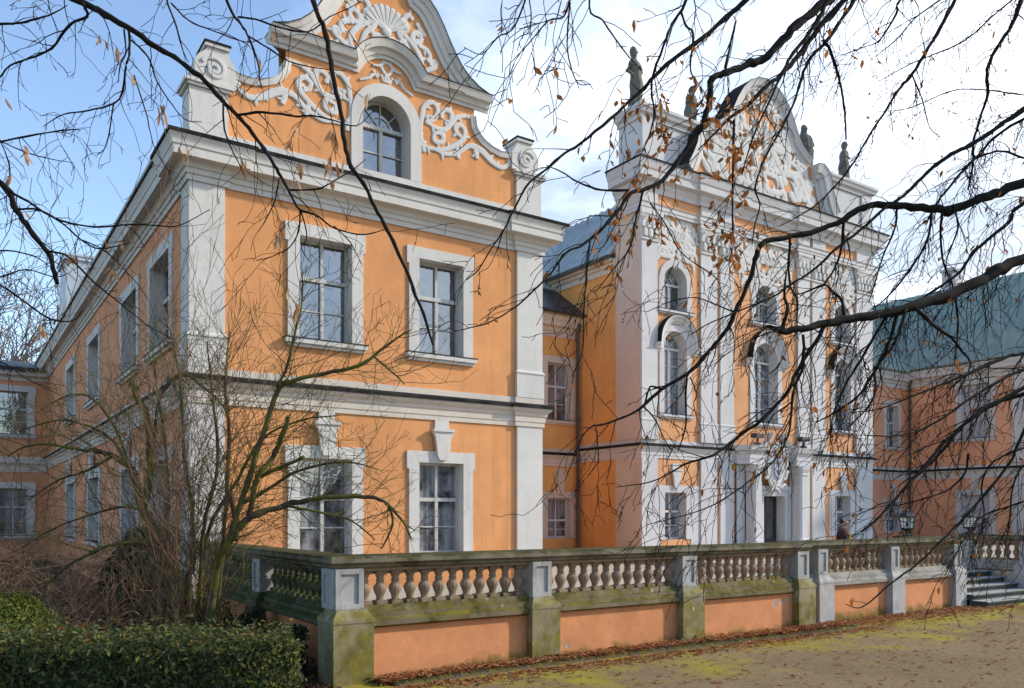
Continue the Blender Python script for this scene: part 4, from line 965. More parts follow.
# tile edging along the foot of the wall
m = MB(); rings = []
n = 150
for i in range(n*2+1):
    u = i/(n*2); x = 4.75+9.9*u; y = 9.68+.10*math.sin(u*5)+(.0 if u < .92 else (u-.92)*1.2)
    h = .075 if i % 2 else .04
    h += rnd.uniform(-.012, .012)
    rings.append([(x+.02, y-.06, -.02), (x+.02, y-.055, h*.7), (x-.01, y, h), (x-.02, y+.055, h*.7), (x-.02, y+.06, -.02)])
m.rings(rings); tag(m.build('tile_edging', 'edging'), 'low mossy ridge of tiles set on edge along the foot of the wall', 'edging')
def leaf_bits(n, pick, size, mat, name, lift=.01):
    m = MB(); r = random.Random(n)
    for _ in range(n):
        x, y, z = pick(r); s = size*r.uniform(.6, 1.3); a = r.uniform(0, 2*PI); c, sn = math.cos(a), math.sin(a); b = r.uniform(-.5, .9)*s
        tl = r.uniform(-.5, .5)*s
        pts = [(-1, 0, 0), (-.2, .5, b*.5), (1, 0, tl), (-.2, -.5, b*.4)]
        P_ = [(x+(p*c-q_*sn)*s, y+(p*sn+q_*c)*s, z+lift+zz) for p, q_, zz in pts]
        zm = min(p[2] for p in P_); P_ = [(a_, b_, c_-zm+z+.006) for a_, b_, c_ in P_]
        m.add(P_, [(0, 1, 2), (0, 2, 3)])
    return m.build(name, mat, None, normals=False)
def pk(r):
    t = r.random()
    if t < .56: return (r.uniform(4.6, 14.6), r.uniform(9.74, 10.10), r.random()**2*.09)
    if t < .66: return (r.uniform(4.6, 15), 9.6-abs(r.gauss(0, .22)), 0)
    if t < .88: return (r.uniform(13.8, 21.5), 10.5-abs(r.gauss(0, .45)), 0)
    return (r.uniform(4, 34), r.uniform(4.5, 9.6), 0)
tag(leaf_bits(17000, pk, .048, 'litter', 'leaf_litter'), kind='stuff', label='fallen brown leaves along the foot of the terrace wall')

# unseen tree mass added behind the viewer to darken reflections in the panes
m = MB(); q_ = random.Random(3); rings = []
for i in range(90):
    x = -120+i*2.6; y = -48-8*math.sin(i*.05); h = 9+3.5*math.sin(i*.31)+2.5*math.sin(i*.83+1)+q_.uniform(-1.2, 1.2)
    rings.append([(x, y+5, -.2), (x, y+4, h*.6), (x, y+1, h), (x, y-1, h), (x, y-4, h*.6), (x, y-5, -.2)])
m.rings(rings); tag(m.build('reflection_bank', 'bark_far'), 'unseen dark tree mass added behind the viewer for pane reflections', kind='stuff')
# ------------------------------------------------------------------ hedge, bushes, shrub
def in_view_dir(lat, z, h): return FW*z+RT*lat+Vector((0, 0, h))
r = random.Random(5)
HG = thing('hedge', 'low clipped dark green hedge with a few reddish tips in the foreground', 'hedge', in_view_dir(-4, 8.1, 0))
m = MB(); rings = []
for i in range(60):
    l = -8.5+i*(6.28/59); w_ = .42 if i < 55 else .42*math.sqrt(max(.02, 1-((i-54)/5.2)**2)); t = .93+.04*math.sin(i*.9)
    rings.append([in_view_dir(l, 8.15+sx*w_*k, hh) for sx, k, hh in ((-1, .95, 0), (-1, 1, .5), (-1, .9, t-.07), (-.5, 1, t), (.5, 1, t), (1, .9, t-.07), (1, 1, .5), (1, .95, 0))])
m.rings(rings); m.build('branches', 'ivy', HG)  # solid dark core filling the leaf shell, no single branches
def leafcloud(root, n, pick, size, mat, name, r):
    m = MB()
    for _ in range(n):
        p, nn = pick(r); s = size*r.uniform(.6, 1.35)
        a = (nn+rv0(r)*.9).normalized(); b = a.cross(rv0(r)).normalized(); c = a.cross(b)
        l = b*s; w_ = c*s*.42; f = a*s*.18
        m.add([p-l, p+w_+f, p+l*1.0, p-w_+f], [(0, 1, 2), (0, 2, 3)])
    return m.build(name, mat, root, False, False)
def rv0(r): return Vector((r.gauss(0, 1), r.gauss(0, 1), r.gauss(0, 1))).normalized()
def hp_(r):
    u = r.random(); l = -8.3+6.13*r.random()**.85
    w_ = .44*(1 if l < -2.67 else math.sqrt(max(.03, 1-((l+2.67)/.52)**2)))
    bump_ = .04*math.sin(l*5.1)+.03*math.sin(l*11.3+1)
    if u < .42: d, h, nn = r.uniform(-1, 1)*w_, .95+bump_+r.gauss(0, .035), Vector((0, 0, 1))
    elif u < .86: d, h, nn = -w_*(1+r.gauss(0, .07)+bump_), r.uniform(.05, .97), -FW
    else: d, h, nn = r.uniform(-1, 1)*w_, r.uniform(.1, .97), RT; 
    if u >= .86: l = -2.17+r.gauss(0, .05)-.5*(abs(d)/.45)**2
    return in_view_dir(l, 8.15+d, max(.03, h)), nn
leafcloud(HG, 26000, hp_, .033, 'hedge', 'leaves', r)
m = MB()
def shoots(r):
    l = -8.2+5.98*r.random(); return in_view_dir(l, 8.15+r.uniform(-.4, .4), .97+abs(r.gauss(0, .085))), Vector((0, 0, 1))
leafcloud(HG, 3200, shoots, .032, 'hedge', 'shoots', r)
leafcloud(HG, 420, shoots, .030, 'hedge_red', 'leaves', r)

def ball(c, rx, rz, n, size, mat, name, root, r, shell=.35):
    def pk_(r):
        d = rv0(r); k = 1-shell*r.random()**1.5; k *= 1+.13*math.sin(d.x*7+d.z*5)+.10*math.sin(d.y*9-d.z*6)
        return c+Vector((d.x*rx*k, d.y*rx*k, d.z*rz*k)), d
    return leafcloud(root, n, pk_, size, mat, name, r)
c = in_view_dir(-5.85, 9.6, 0)
BU = thing('conifer_bush', 'rounded yellow green conifer bush behind the left end of the hedge', 'bush', c)
m = MB(); m.tube([c, c+Vector((0, 0, .6)), c+Vector((.03, 0, 1.0))], [.05, .04, .015], 7); m.build('trunk', 'bark_shrub', BU)
for dx, dy, dz, rr in ((0, 0, .72, .55), (-.5, .1, .62, .45), (.32, -.1, .55, .38), (-.1, .2, 1.0, .32)):
    ball(c+RT*dx+FW*dy+Vector((0, 0, dz)), rr, rr*.85, 6500, .026, 'conifer', 'foliage', BU, r)
c = in_view_dir(-6.9, 15.6, 0)
EV = thing('dark_evergreen', 'slim dark evergreen against the shaded side wall', 'bush', c)
m = MB(); m.tube([c, c+Vector((0, 0, 1.5))], [.06, .02], 6); m.build('trunk', 'bark_shrub', EV)
def pe(r):
    h = r.random(); a_ = r.uniform(0, 2*PI); k = (.75*(1-h)**.45+.10)*(1+.2*math.sin(a_*3+h*9))*(1-.3*r.random())
    d = Vector((math.cos(a_), math.sin(a_), .4)); return c+Vector((math.cos(a_)*k, math.sin(a_)*k, .05+h*1.9)), d
leafcloud(EV, 5000, pe, .06, 'ivy', 'foliage', r)
c = Vector((3.95, 11.6, 0))
IV = thing('ivy', 'dark ivy smothering the foot of the left balustrade return', 'ivy', c)
m = MB(); m.tube([c+Vector((-.1, -1, 0)), c+Vector((0, -.5, .4)), c+Vector((0, .3, .6)), c+Vector((-.05, 1.1, .5))], [.03, .025, .02, .01], 5); m.build('stem', 'bark_shrub', IV)
def pi_(r):
    y = r.uniform(10.7, 14.5); return Vector((3.98-abs(r.gauss(0, .16)), y, max(.02, r.random()**.7*.72*(.75+.25*math.sin(y*3.1)+.12*math.sin(y*7)))), ), Vector((-1, 0, .3))
leafcloud(IV, 6500, pi_, .04, 'ivy', 'leaves', r)
# low evergreen ground growth behind the hedge
def pg(r):
    l = r.uniform(-8.5, -2.6); z = r.uniform(8.7, 11.5); return in_view_dir(l, z, abs(r.gauss(0, .22))*(1+.5*math.sin(l*3))), Vector((0, 0, 1))
GC = leafcloud(None, 9000, pg, .035, 'ivy', 'ground_cover', r); tag(GC, 'dark evergreen ground cover between the hedge and the shrub', kind='stuff')
def pg2(r):
    l = r.uniform(-8.5, -2.2); z = r.uniform(8.7, 13.5); return in_view_dir(l, z, .02+abs(r.gauss(0, .03))), Vector((0, 0, 1))
tag(leafcloud(None, 2600, pg2, .035, 'litter', 'leaf_litter', r), 'brown leaves lying under the shrub behind the hedge', kind='stuff')
# ------------------------------------------------------------------ branch helpers
def rv(r): return Vector((r.gauss(0, 1), r.gauss(0, 1), r.gauss(0, 1))).normalized()
def smooth_path(pts, rad, sub, r, wob=.0):
    """Catmull-Rom through the traced joints"""
    P, Q = [], []
    n = len(pts)
    for i in range(n-1):
        p0, p1, p2, p3 = pts[max(i-1, 0)], pts[i], pts[i+1], pts[min(i+2, n-1)]
        for k in range(sub):
            t = k/sub
            P.append(.5*((2*p1)+(p2-p0)*t+(2*p0-5*p1+4*p2-p3)*t*t+(3*p1-p0-3*p2+p3)*t**3)+(rv(r)*wob*rad[i] if k else Vector()))
            Q.append(rad[i]*(1-t)+rad[i+1]*t)
    P.append(pts[-1]); Q.append(rad[-1]); return P, Q
def twig(m, p, d, L, r0, rnd_, lvl, prm, out=None):
    """a wandering, tapering twig with side twigs; ends are collected for leaves"""
    n = max(3, int(L/prm['seg'])); pts = [p]; rad = [r0]; d = d.normalized()
    for i in range(n):
        d = (d+rv(rnd_)*prm['wig']+Vector((0, 0, -1))*prm['droop']+prm.get('pull', Vector())*.08).normalized()
        p = p+d*(L/n); pts.append(p); rad.append(max(prm['rmin'], r0*(1-.75*(i+1)/n)))
        if lvl > 0 and rnd_.random() < prm['p'] and i > 0:
            dd = (d*.8+rv(rnd_)*prm['spread']).normalized()
            twig(m, p, dd, L*rnd_.uniform(.25, .6), max(prm['rmin'], rad[-1]*.7), rnd_, lvl-1, prm, out)
        elif out is not None and rnd_.random() < .25: out.append((p, d))
    if out is not None: out.append((p, d))
    m.tube(pts, rad, 4 if r0 > .004 else 3, False)
def limb(root, pts, rad, r, prm, dens, Lr, mat, outs=None, lvl=2, sub=4, t0=0.0, name='limb'):
    m = MB(); P, Q = smooth_path(pts, rad, sub, r, .34)
    Q = [q*(1+r.gauss(0, .07)+(.22 if r.random() < .06 else 0)) for q in Q]
    m.tube(P, Q, 8 if max(Q) > .012 else 6)
    acc = 0
    for i in range(1, len(P)):
        sg = (P[i]-P[i-1]); acc += sg.length*dens
        if i/len(P) < t0: acc = 0; continue
        while acc > 1 or (acc > 0 and r.random() < acc):
            acc -= 1
            t = sg.normalized(); side = rv(r); side = (side-t*side.dot(t)).normalized()
            d = t*r.uniform(.25, .9)+side*.9+prm.get('pull', Vector())*.5
            twig(m, P[i]-sg*r.random(), d, r.uniform(*Lr), max(prm['rmin'], min(Q[i]*.55, prm['rmax'])), r, lvl, prm, outs)
            if acc <= 0: break
    return m.build(name, mat, root, True, False)
def leafset(root, ends, n, r, mat, ln, wd, name, hang=.75, near=None, spreadr=.03):
    """curled dry leaves hanging from twig ends"""
    m = MB()
    if not ends: return
    for _ in range(n):
        p, d = r.choice(ends)
        L = ln*r.uniform(.6, 1.25); W = wd*r.uniform(.6, 1.2)
        ax = (Vector((0, 0, -1))*hang+rv(r)*.55).normalized(); sd_ = ax.cross(rv(r)).normalized(); up_ = ax.cross(sd_)
        o = p+rv(r)*spreadr*r.random()
        bend = r.uniform(-.5, .5); cup = r.uniform(.1, .6)
        rows = []
        for k, w_ in ((0, .06), (.25, .8), (.55, 1), (.8, .6), (1, .05)):
            c = o+ax*L*k+up_*bend*L*k*k
            rows.append([c-sd_*W*w_*.5+up_*W*w_*cup*.5, c, c+sd_*W*w_*.5+up_*W*w_*cup*.5])
        m.rings(rows, False, False)
    return m.build(name, mat, root, False, False)
def px_limb(tr, zf, off=0.0):
    """traced pixels (x, y, diameter) -> joints and radii at a real distance"""
    P, Q = [], []
    for x, y, w_ in tr:
        z = zf(x, y)+off
        P.append(at(x, y, z)); Q.append(w_*z/FPX/2*.87)
    return P, Q
def lw(pts, ws):
    n = len(pts); out = []
    for i, (x, y) in enumerate(pts):
        t = i/(n-1)*(len(ws)-1); k = min(int(t), len(ws)-2); out.append((x, y, ws[k]+(ws[k+1]-ws[k])*(t-k)))
    return out

# ------------------------------------------------------------------ the beech overhanging from the right
r = random.Random(21)
TR = thing('beech_tree', 'dark beech overhanging from the right with long drooping branches and few orange leaves', 'tree', FW*7.0+RT*7.0)
tb = FW*7.0+RT*7.0
m = MB(); tp = [tb+Vector((r.uniform(-.08, .08), r.uniform(-.08, .08), z)) for z in (-.2, .3, 1, 2, 3.2, 4.5, 6, 7.5, 9, 10.5, 12)]
m.tube(tp, [.48, .36, .31, .29, .28, .26, .23, .19, .15, .10, .04], 14); m.build('trunk', 'bark', TR, True)
zR = lambda x, y: 5.5+.8*(x-770)/254 if x < 1030 else 6.32+(x-1030)*.0022
PR = dict(seg=.05, wig=.27, droop=.08, p=.42, spread=.8, rmin=.0021, rmax=.0046, pull=(RT*-.5+Vector((0, 0, -.8))))
PL = dict(seg=.045, wig=.26, droop=.05, p=.42, spread=.85, rmin=.0015, rmax=.0036, pull=(RT*-.3+Vector((0, 0, -.7))))
ends = []
def trunk_join(y): return (1300, y, 0)
big = [  # traced limbs: points, diameters in px, distance offset, twig density, twig lengths, height where it leaves the trunk
 ([(1290,150),(1150,208),(1024,259),(994,272),(966,287),(932,301),(899,311),(859,317),(828,323),(804,329),(782,331),(767,326)], [22,17,13,12.5,12,12,11,10,9,8,7.5,3], 0, 7.5, (.35,1.0)),
 ([(1290,90),(1150,140),(1024,183),(990,196),(956,208),(947,211),(928,209),(899,206),(882,205),(859,209),(840,222),(818,230),(785,238),(765,241),(757,255),(750,279),(738,305),(730,324),(719,340),(703,358),(687,374),(662,389),(643,406),(629,415),(605,424),(591,427),(581,439),(574,458),(565,480)], [17,13,11,10,10,11,9,8,7.5,7,7,6.5,6,6.5,6,5.5,5,5,4.6,4.5,4.2,4,3.4,2.8,2.4,2,1.6,1.3,1], .45, 3.2, (.2,.7)),
 ([(1290,-420),(1000,-180),(880,-70),(840,-12),(804,19),(782,40),(762,60),(746,65),(724,73),(712,79),(710,95),(704,121),(693,141),(677,162),(662,181),(643,190),(631,193),(617,212),(600,231),(581,246),(567,252),(552,272),(533,291),(514,308),(490,322),(469,328),(452,332)], [20,15,12,11,10,9.5,9,8,7.5,7,6.5,6.3,6,5.6,5,4.8,4.5,4,3.4,3,2.6,2.4,2.1,1.9,1.6,1.3,1], -.5, 4.2, (.15,.55)),
 ([(1000,-230),(820,-80),(746,0),(722,21),(701,39),(679,55),(655,76),(639,93),(610,119),(581,143),(560,157),(544,171),(529,183),(514,209),(505,228),(491,249),(479,269),(466,280)], [13,8,6,5.5,5.2,5,4.6,4.3,3.8,3.4,3.1,2.8,2.5,2.3,2.1,1.9,1.6,1.2], -.2, 4.5, (.12,.45)),
 ([(900,-150),(860,-40),(844,0),(818,29),(799,55),(780,76),(767,86),(748,105),(731,117),(712,136),(698,150)], [11,8,7,6.5,6,5,4.5,4,3.2,2.4,1.5], -.45, 6, (.2,.6)),
 ([(900,-160),(850,-40),(828,0),(816,24),(794,52),(784,70),(770,100),(752,140),(742,175)], [9,7,6,5.5,4.6,3.6,2.6,2,1.2], -.62, 5, (.2,.5)),
 ([(900,-110),(870,-30),(854,0),(837,26),(823,45),(808,62),(800,83),(793,105),(779,133),(765,158),(755,188),(760,205),(755,224),(752,246)], [8,6,5,4.5,4,3.6,3.2,2.8,2.5,2.2,2,1.8,1.6,1], -.4, 5, (.15,.5)),
 ([(823,40),(830,50),(837,71),(842,93),(845,119),(846,140)], [3.6,3.4,3,2.7,2.3,1.6], -.45, 3, (.1,.3)),
 ([(1050,-160),(980,-50),(955,0),(944,21),(928,48),(912,74),(901,87),(889,105),(868,138),(854,162),(837,184),(816,205),(797,217),(780,226)], [9,6,4.6,4.4,4,3.7,3.4,3.1,2.7,2.4,2.1,1.8,1.5,1], .8, 4, (.2,.7)),
 ([(1120,-200),(1045,-60),(1021,0),(1012,24),(999,45),(987,69),(988,93),(980,119),(973,143),(973,164),(968,190)], [9,6,5,4.6,4.2,4,3.5,3.1,2.8,2.3,1.5], .7, 6, (.2,.7)),
 ([(1290,-90),(1150,30),(1024,109),(1002,124),(975,142),(956,152),(940,162),(923,177),(899,199),(885,208),(859,231),(837,248),(813,270),(790,285),(774,296),(741,310),(712,322),(690,335)], [10,7,5.6,5.3,5,4.6,4.3,4,3.6,3.4,3.2,3,2.8,2.5,2.2,1.9,1.5,1], .3, 4.5, (.2,.7)),
 ([(1290,-40),(1130,70),(1024,119),(994,138),(978,156),(970,163),(952,184),(937,203),(925,225)], [7,5,3.6,3.4,3.1,2.9,2.6,2.2,1.4], .55, 6, (.2,.8)),
 ([(1290,60),(1130,140),(1024,203),(1009,222),(985,242),(971,255),(961,271),(944,284),(923,298),(905,310)], [9,6,4.6,4.3,4,3.8,3.5,3.1,2.7,1.8], .2, 6, (.2,.8)),
 ([(1290,290),(1120,330),(1024,353),(1009,356),(975,371),(942,384),(913,396),(882,408),(850,413)], [7,5,3.8,3.6,3.2,2.8,2.3,1.8,1], -.35, 7, (.2,.7)),
 ([(1290,310),(1120,345),(1024,370),(994,384),(966,401),(947,415),(921,430),(894,436),(865,435)], [7,5,3.6,3.4,3,2.7,2.2,1.7,1], -.5, 7, (.2,.7)),
 ([(1290,330),(1120,370),(1024,394),(999,402),(980,413),(961,427),(944,449),(923,470),(911,482),(904,490),(885,511),(868,526),(852,537)], [8,6,4.6,4.3,4,3.7,3.4,3.1,2.9,2.7,2.2,1.7,1], -.2, 6, (.2,.6)),
 ([(1290,300),(1100,350),(1040,400),(1020,440),(1009,464),(987,492),(963,519),(942,540),(923,559),(908,571),(889,585),(870,602),(858,608),(846,604)], [7,5,4,3.5,3.2,3,2.8,2.6,2.4,2.2,2,1.6,1.3,.9], -.8, 1.2, (.1,.3)),
 ([(1290,320),(1090,370),(1000,400),(970,420),(947,440),(932,457),(913,478),(899,495),(880,516),(862,532)], [7,5,4.2,4,3.7,3.4,3,2.6,2,1.2], -.65, 6, (.15,.5)),
]
kids = [  # hanging side branches
 ([(629,190),(603,187),(579,181),(560,173),(546,170)], [2.8,2.4,2,1.6,1], -.5), ([(700,-60),(686,0),(674,19),(665,43),(655,69),(654,83),(656,107),(650,133),(640,160)], [4.5,3.6,3.4,3.1,2.8,2.6,2.2,1.8,1.1], -.3),
 ([(681,10),(686,26),(691,39),(693,60),(694,82)], [2.8,2.6,2.6,2,1.4], -.25), ([(897,208),(893,231),(885,255),(875,279),(868,303)], [2.8,2.4,2,1.7,1.1], .45), ([(932,212),(925,243),(913,265),(899,286),(875,308)], [3.2,2.8,2.4,2,1.2], .42),
 ([(942,212),(944,239),(948,262),(950,293),(952,322),(953,337),(956,365)], [3,2.6,2.3,2.1,1.9,1.6,1], .4), ([(955,209),(956,231),(949,255),(940,280)], [2.4,2,1.6,1], .45), ([(844,220),(843,248),(837,267),(828,281),(815,290)], [3,2.8,2.4,1.9,1.2], .44),
 ([(844,315),(844,298),(835,290),(823,286),(804,292),(785,297)], [4,3.4,3,2.6,2,1.2], 0), ([(790,238),(787,265),(790,284),(796,303),(800,320)], [3.4,3,2.6,2.2,1.4], .43), ([(781,331),(785,312),(787,292),(784,272)], [4.5,4,3.2,1.6], 0),
 ([(825,325),(813,346),(799,372),(789,389),(774,408),(758,422),(739,437),(722,450),(708,457),(689,463),(674,472),(650,482),(616,487)], [5.5,5,4.6,4.3,4,3.7,3.4,3.1,2.8,2.4,2,1.5,.9], 0),
 ([(897,312),(885,346),(870,375),(854,398),(835,413),(818,422)], [4.5,4,3.4,2.8,2,1.2], .02), ([(906,309),(892,344),(878,368),(872,389),(863,408),(850,430)], [4,3.5,3,2.5,2,1.1], -.05), ([(887,314),(863,353),(844,389),(835,420),(828,445)], [3.6,3,2.4,1.8,1], .06),
 ([(914,307),(935,329),(952,337),(961,351),(963,368),(958,395)], [4,3.8,3.3,2.7,2,1.1], -.08), ([(968,454),(963,473),(949,488),(928,496),(909,504),(890,507)], [2.8,2.5,2.1,1.7,1.3,.8], -.25),
 ([(803,335),(801,365),(796,389),(795,413),(789,434),(779,451),(762,470),(754,477),(726,496),(697,511),(646,525)], [4,3.6,3.2,2.9,2.6,2.4,2.2,2,1.7,1.3,.8], -.06), ([(687,374),(685,399),(684,425),(677,452)], [2.6,2.4,2,1.2], .45), ([(690,377),(696,394),(693,405),(700,420)], [1.6,1.4,1.2,.8], .45),
 ([(596,427),(598,444),(599,463)], [1.6,1.4,1], .45), ([(643,406),(655,420),(665,437),(672,451)], [2,1.8,1.4,.9], .45), ([(734,120),(734,160),(735,196),(731,236)], [3,2.8,2.6,2], -.45), ([(736,21),(731,43),(724,70)], [2.4,3,3.4], -.5),
 ([(643,191),(636,220),(629,250),(612,272),(597,288)], [2.8,2.4,2,1.6,1], -.5), ([(650,203),(665,227),(679,253),(701,274),(718,282)], [1.8,1.6,1.4,1.1,.8], -.5), ([(590,241),(586,275),(583,315),(582,353),(571,377)], [2.4,2.1,1.8,1.5,.9], -.5), ([(734,312),(712,303),(693,300),(670,303),(648,310)], [1.8,1.5,1.3,1.1,.8], .45),
 ([(662,389),(652,386),(647,392),(645,404)], [2.8,2.4,2.2,2], .44), ([(545,-60),(524,2),(512,21),(498,36),(481,44),(464,46)], [3,2,1.8,1.6,1.3,.8], -.8), ([(590,-70),(570,0),(564,12),(548,31),(529,48),(505,64)], [3.4,2.2,2,1.7,1.4,.8], -.8), ([(570,2),(568,31),(569,55),(579,76),(590,90)], [2.2,2,1.7,1.3,.8], -.8),
 ([(600,-70),(590,0),(602,21),(614,38),(631,52),(645,62)], [3,2.3,2.1,1.9,1.6,1], -.8), ([(529,-40),(529,0),(531,17),(530,40)], [2,1.6,1.4,.8], -.8), ([(1060,-40),(1000,10),(960,45),(915,60),(880,80)], [3,2,1.7,1.4,.8], .75), ([(1024,158),(999,153),(982,155),(960,170)], [2.6,2.4,2.2,1.2], .5),
 ([(1090,430),(1005,455),(985,480),(990,520),(975,560)], [3,2.4,2,1.6,.9], -.7), ([(1080,420),(1016,470),(1006,520),(1003,560)], [3,2.4,1.8,.9], -.5), ([(1100,470),(1024,500),(990,515),(965,535),(940,575)], [3,2.4,2,1.6,.9], -.9), ([(912,74),(925,100),(932,125),(940,138)], [1.8,1.5,1.2,.8], .8),
 ([(1024,95),(975,88),(950,90),(915,103),(880,110)], [1.6,1.5,1.3,1.1,.8], .9), ([(945,-40),(900,0),(893,18),(882,38)], [3.4,3,2.6,2.2], -.3), ([(940,0),(915,18),(900,35),(875,55)], [2,1.7,1.4,.8], .6),
]
for pts, ws, off, dens, Lr in big:
    P, Q = px_limb([(x, y, w_) for (x, y), w_ in zip(pts, ws)], zR, off)
    if pts[0][0] >= 1290: P[0] = Vector((tb.x, tb.y, P[0].z))
    limb(TR, P, Q, r, PR, dens*2.0, (Lr[0]*.7, Lr[1]*.72), 'bark', ends, 2, 4)
for pts, ws, off in kids:
    P, Q = px_limb([(x, y, w_) for (x, y), w_ in zip(pts, ws)], zR, off)
    for i in range(1, len(P)): P[i] = P[i]+FW*r.uniform(-.05, .05)*i**.5
    limb(TR, P, Q, r, PR, 14.0 if pts[0][0] > 740 else 10.0, (.10, .5), 'bark', ends, 2, 4, name='branch')
def proj(p):
    v = p-Vector((0, 0, EYE)); z = v.dot(FW); return (512+FPX*v.dot(RT)/z, HY-FPX*v.z/z)
hot = []; rest = []
for e_ in ends:
    x, y = proj(e_[0])
    (hot if (590 < x < 760 and 90 < y < 265) else rest).append(e_)
m = leafset(TR, hot, 340, r, 'dryleaf', .052, .026, 'leaves')
leafset(TR, rest, 520, r, 'dryleaf', .050, .023, 'leaves')

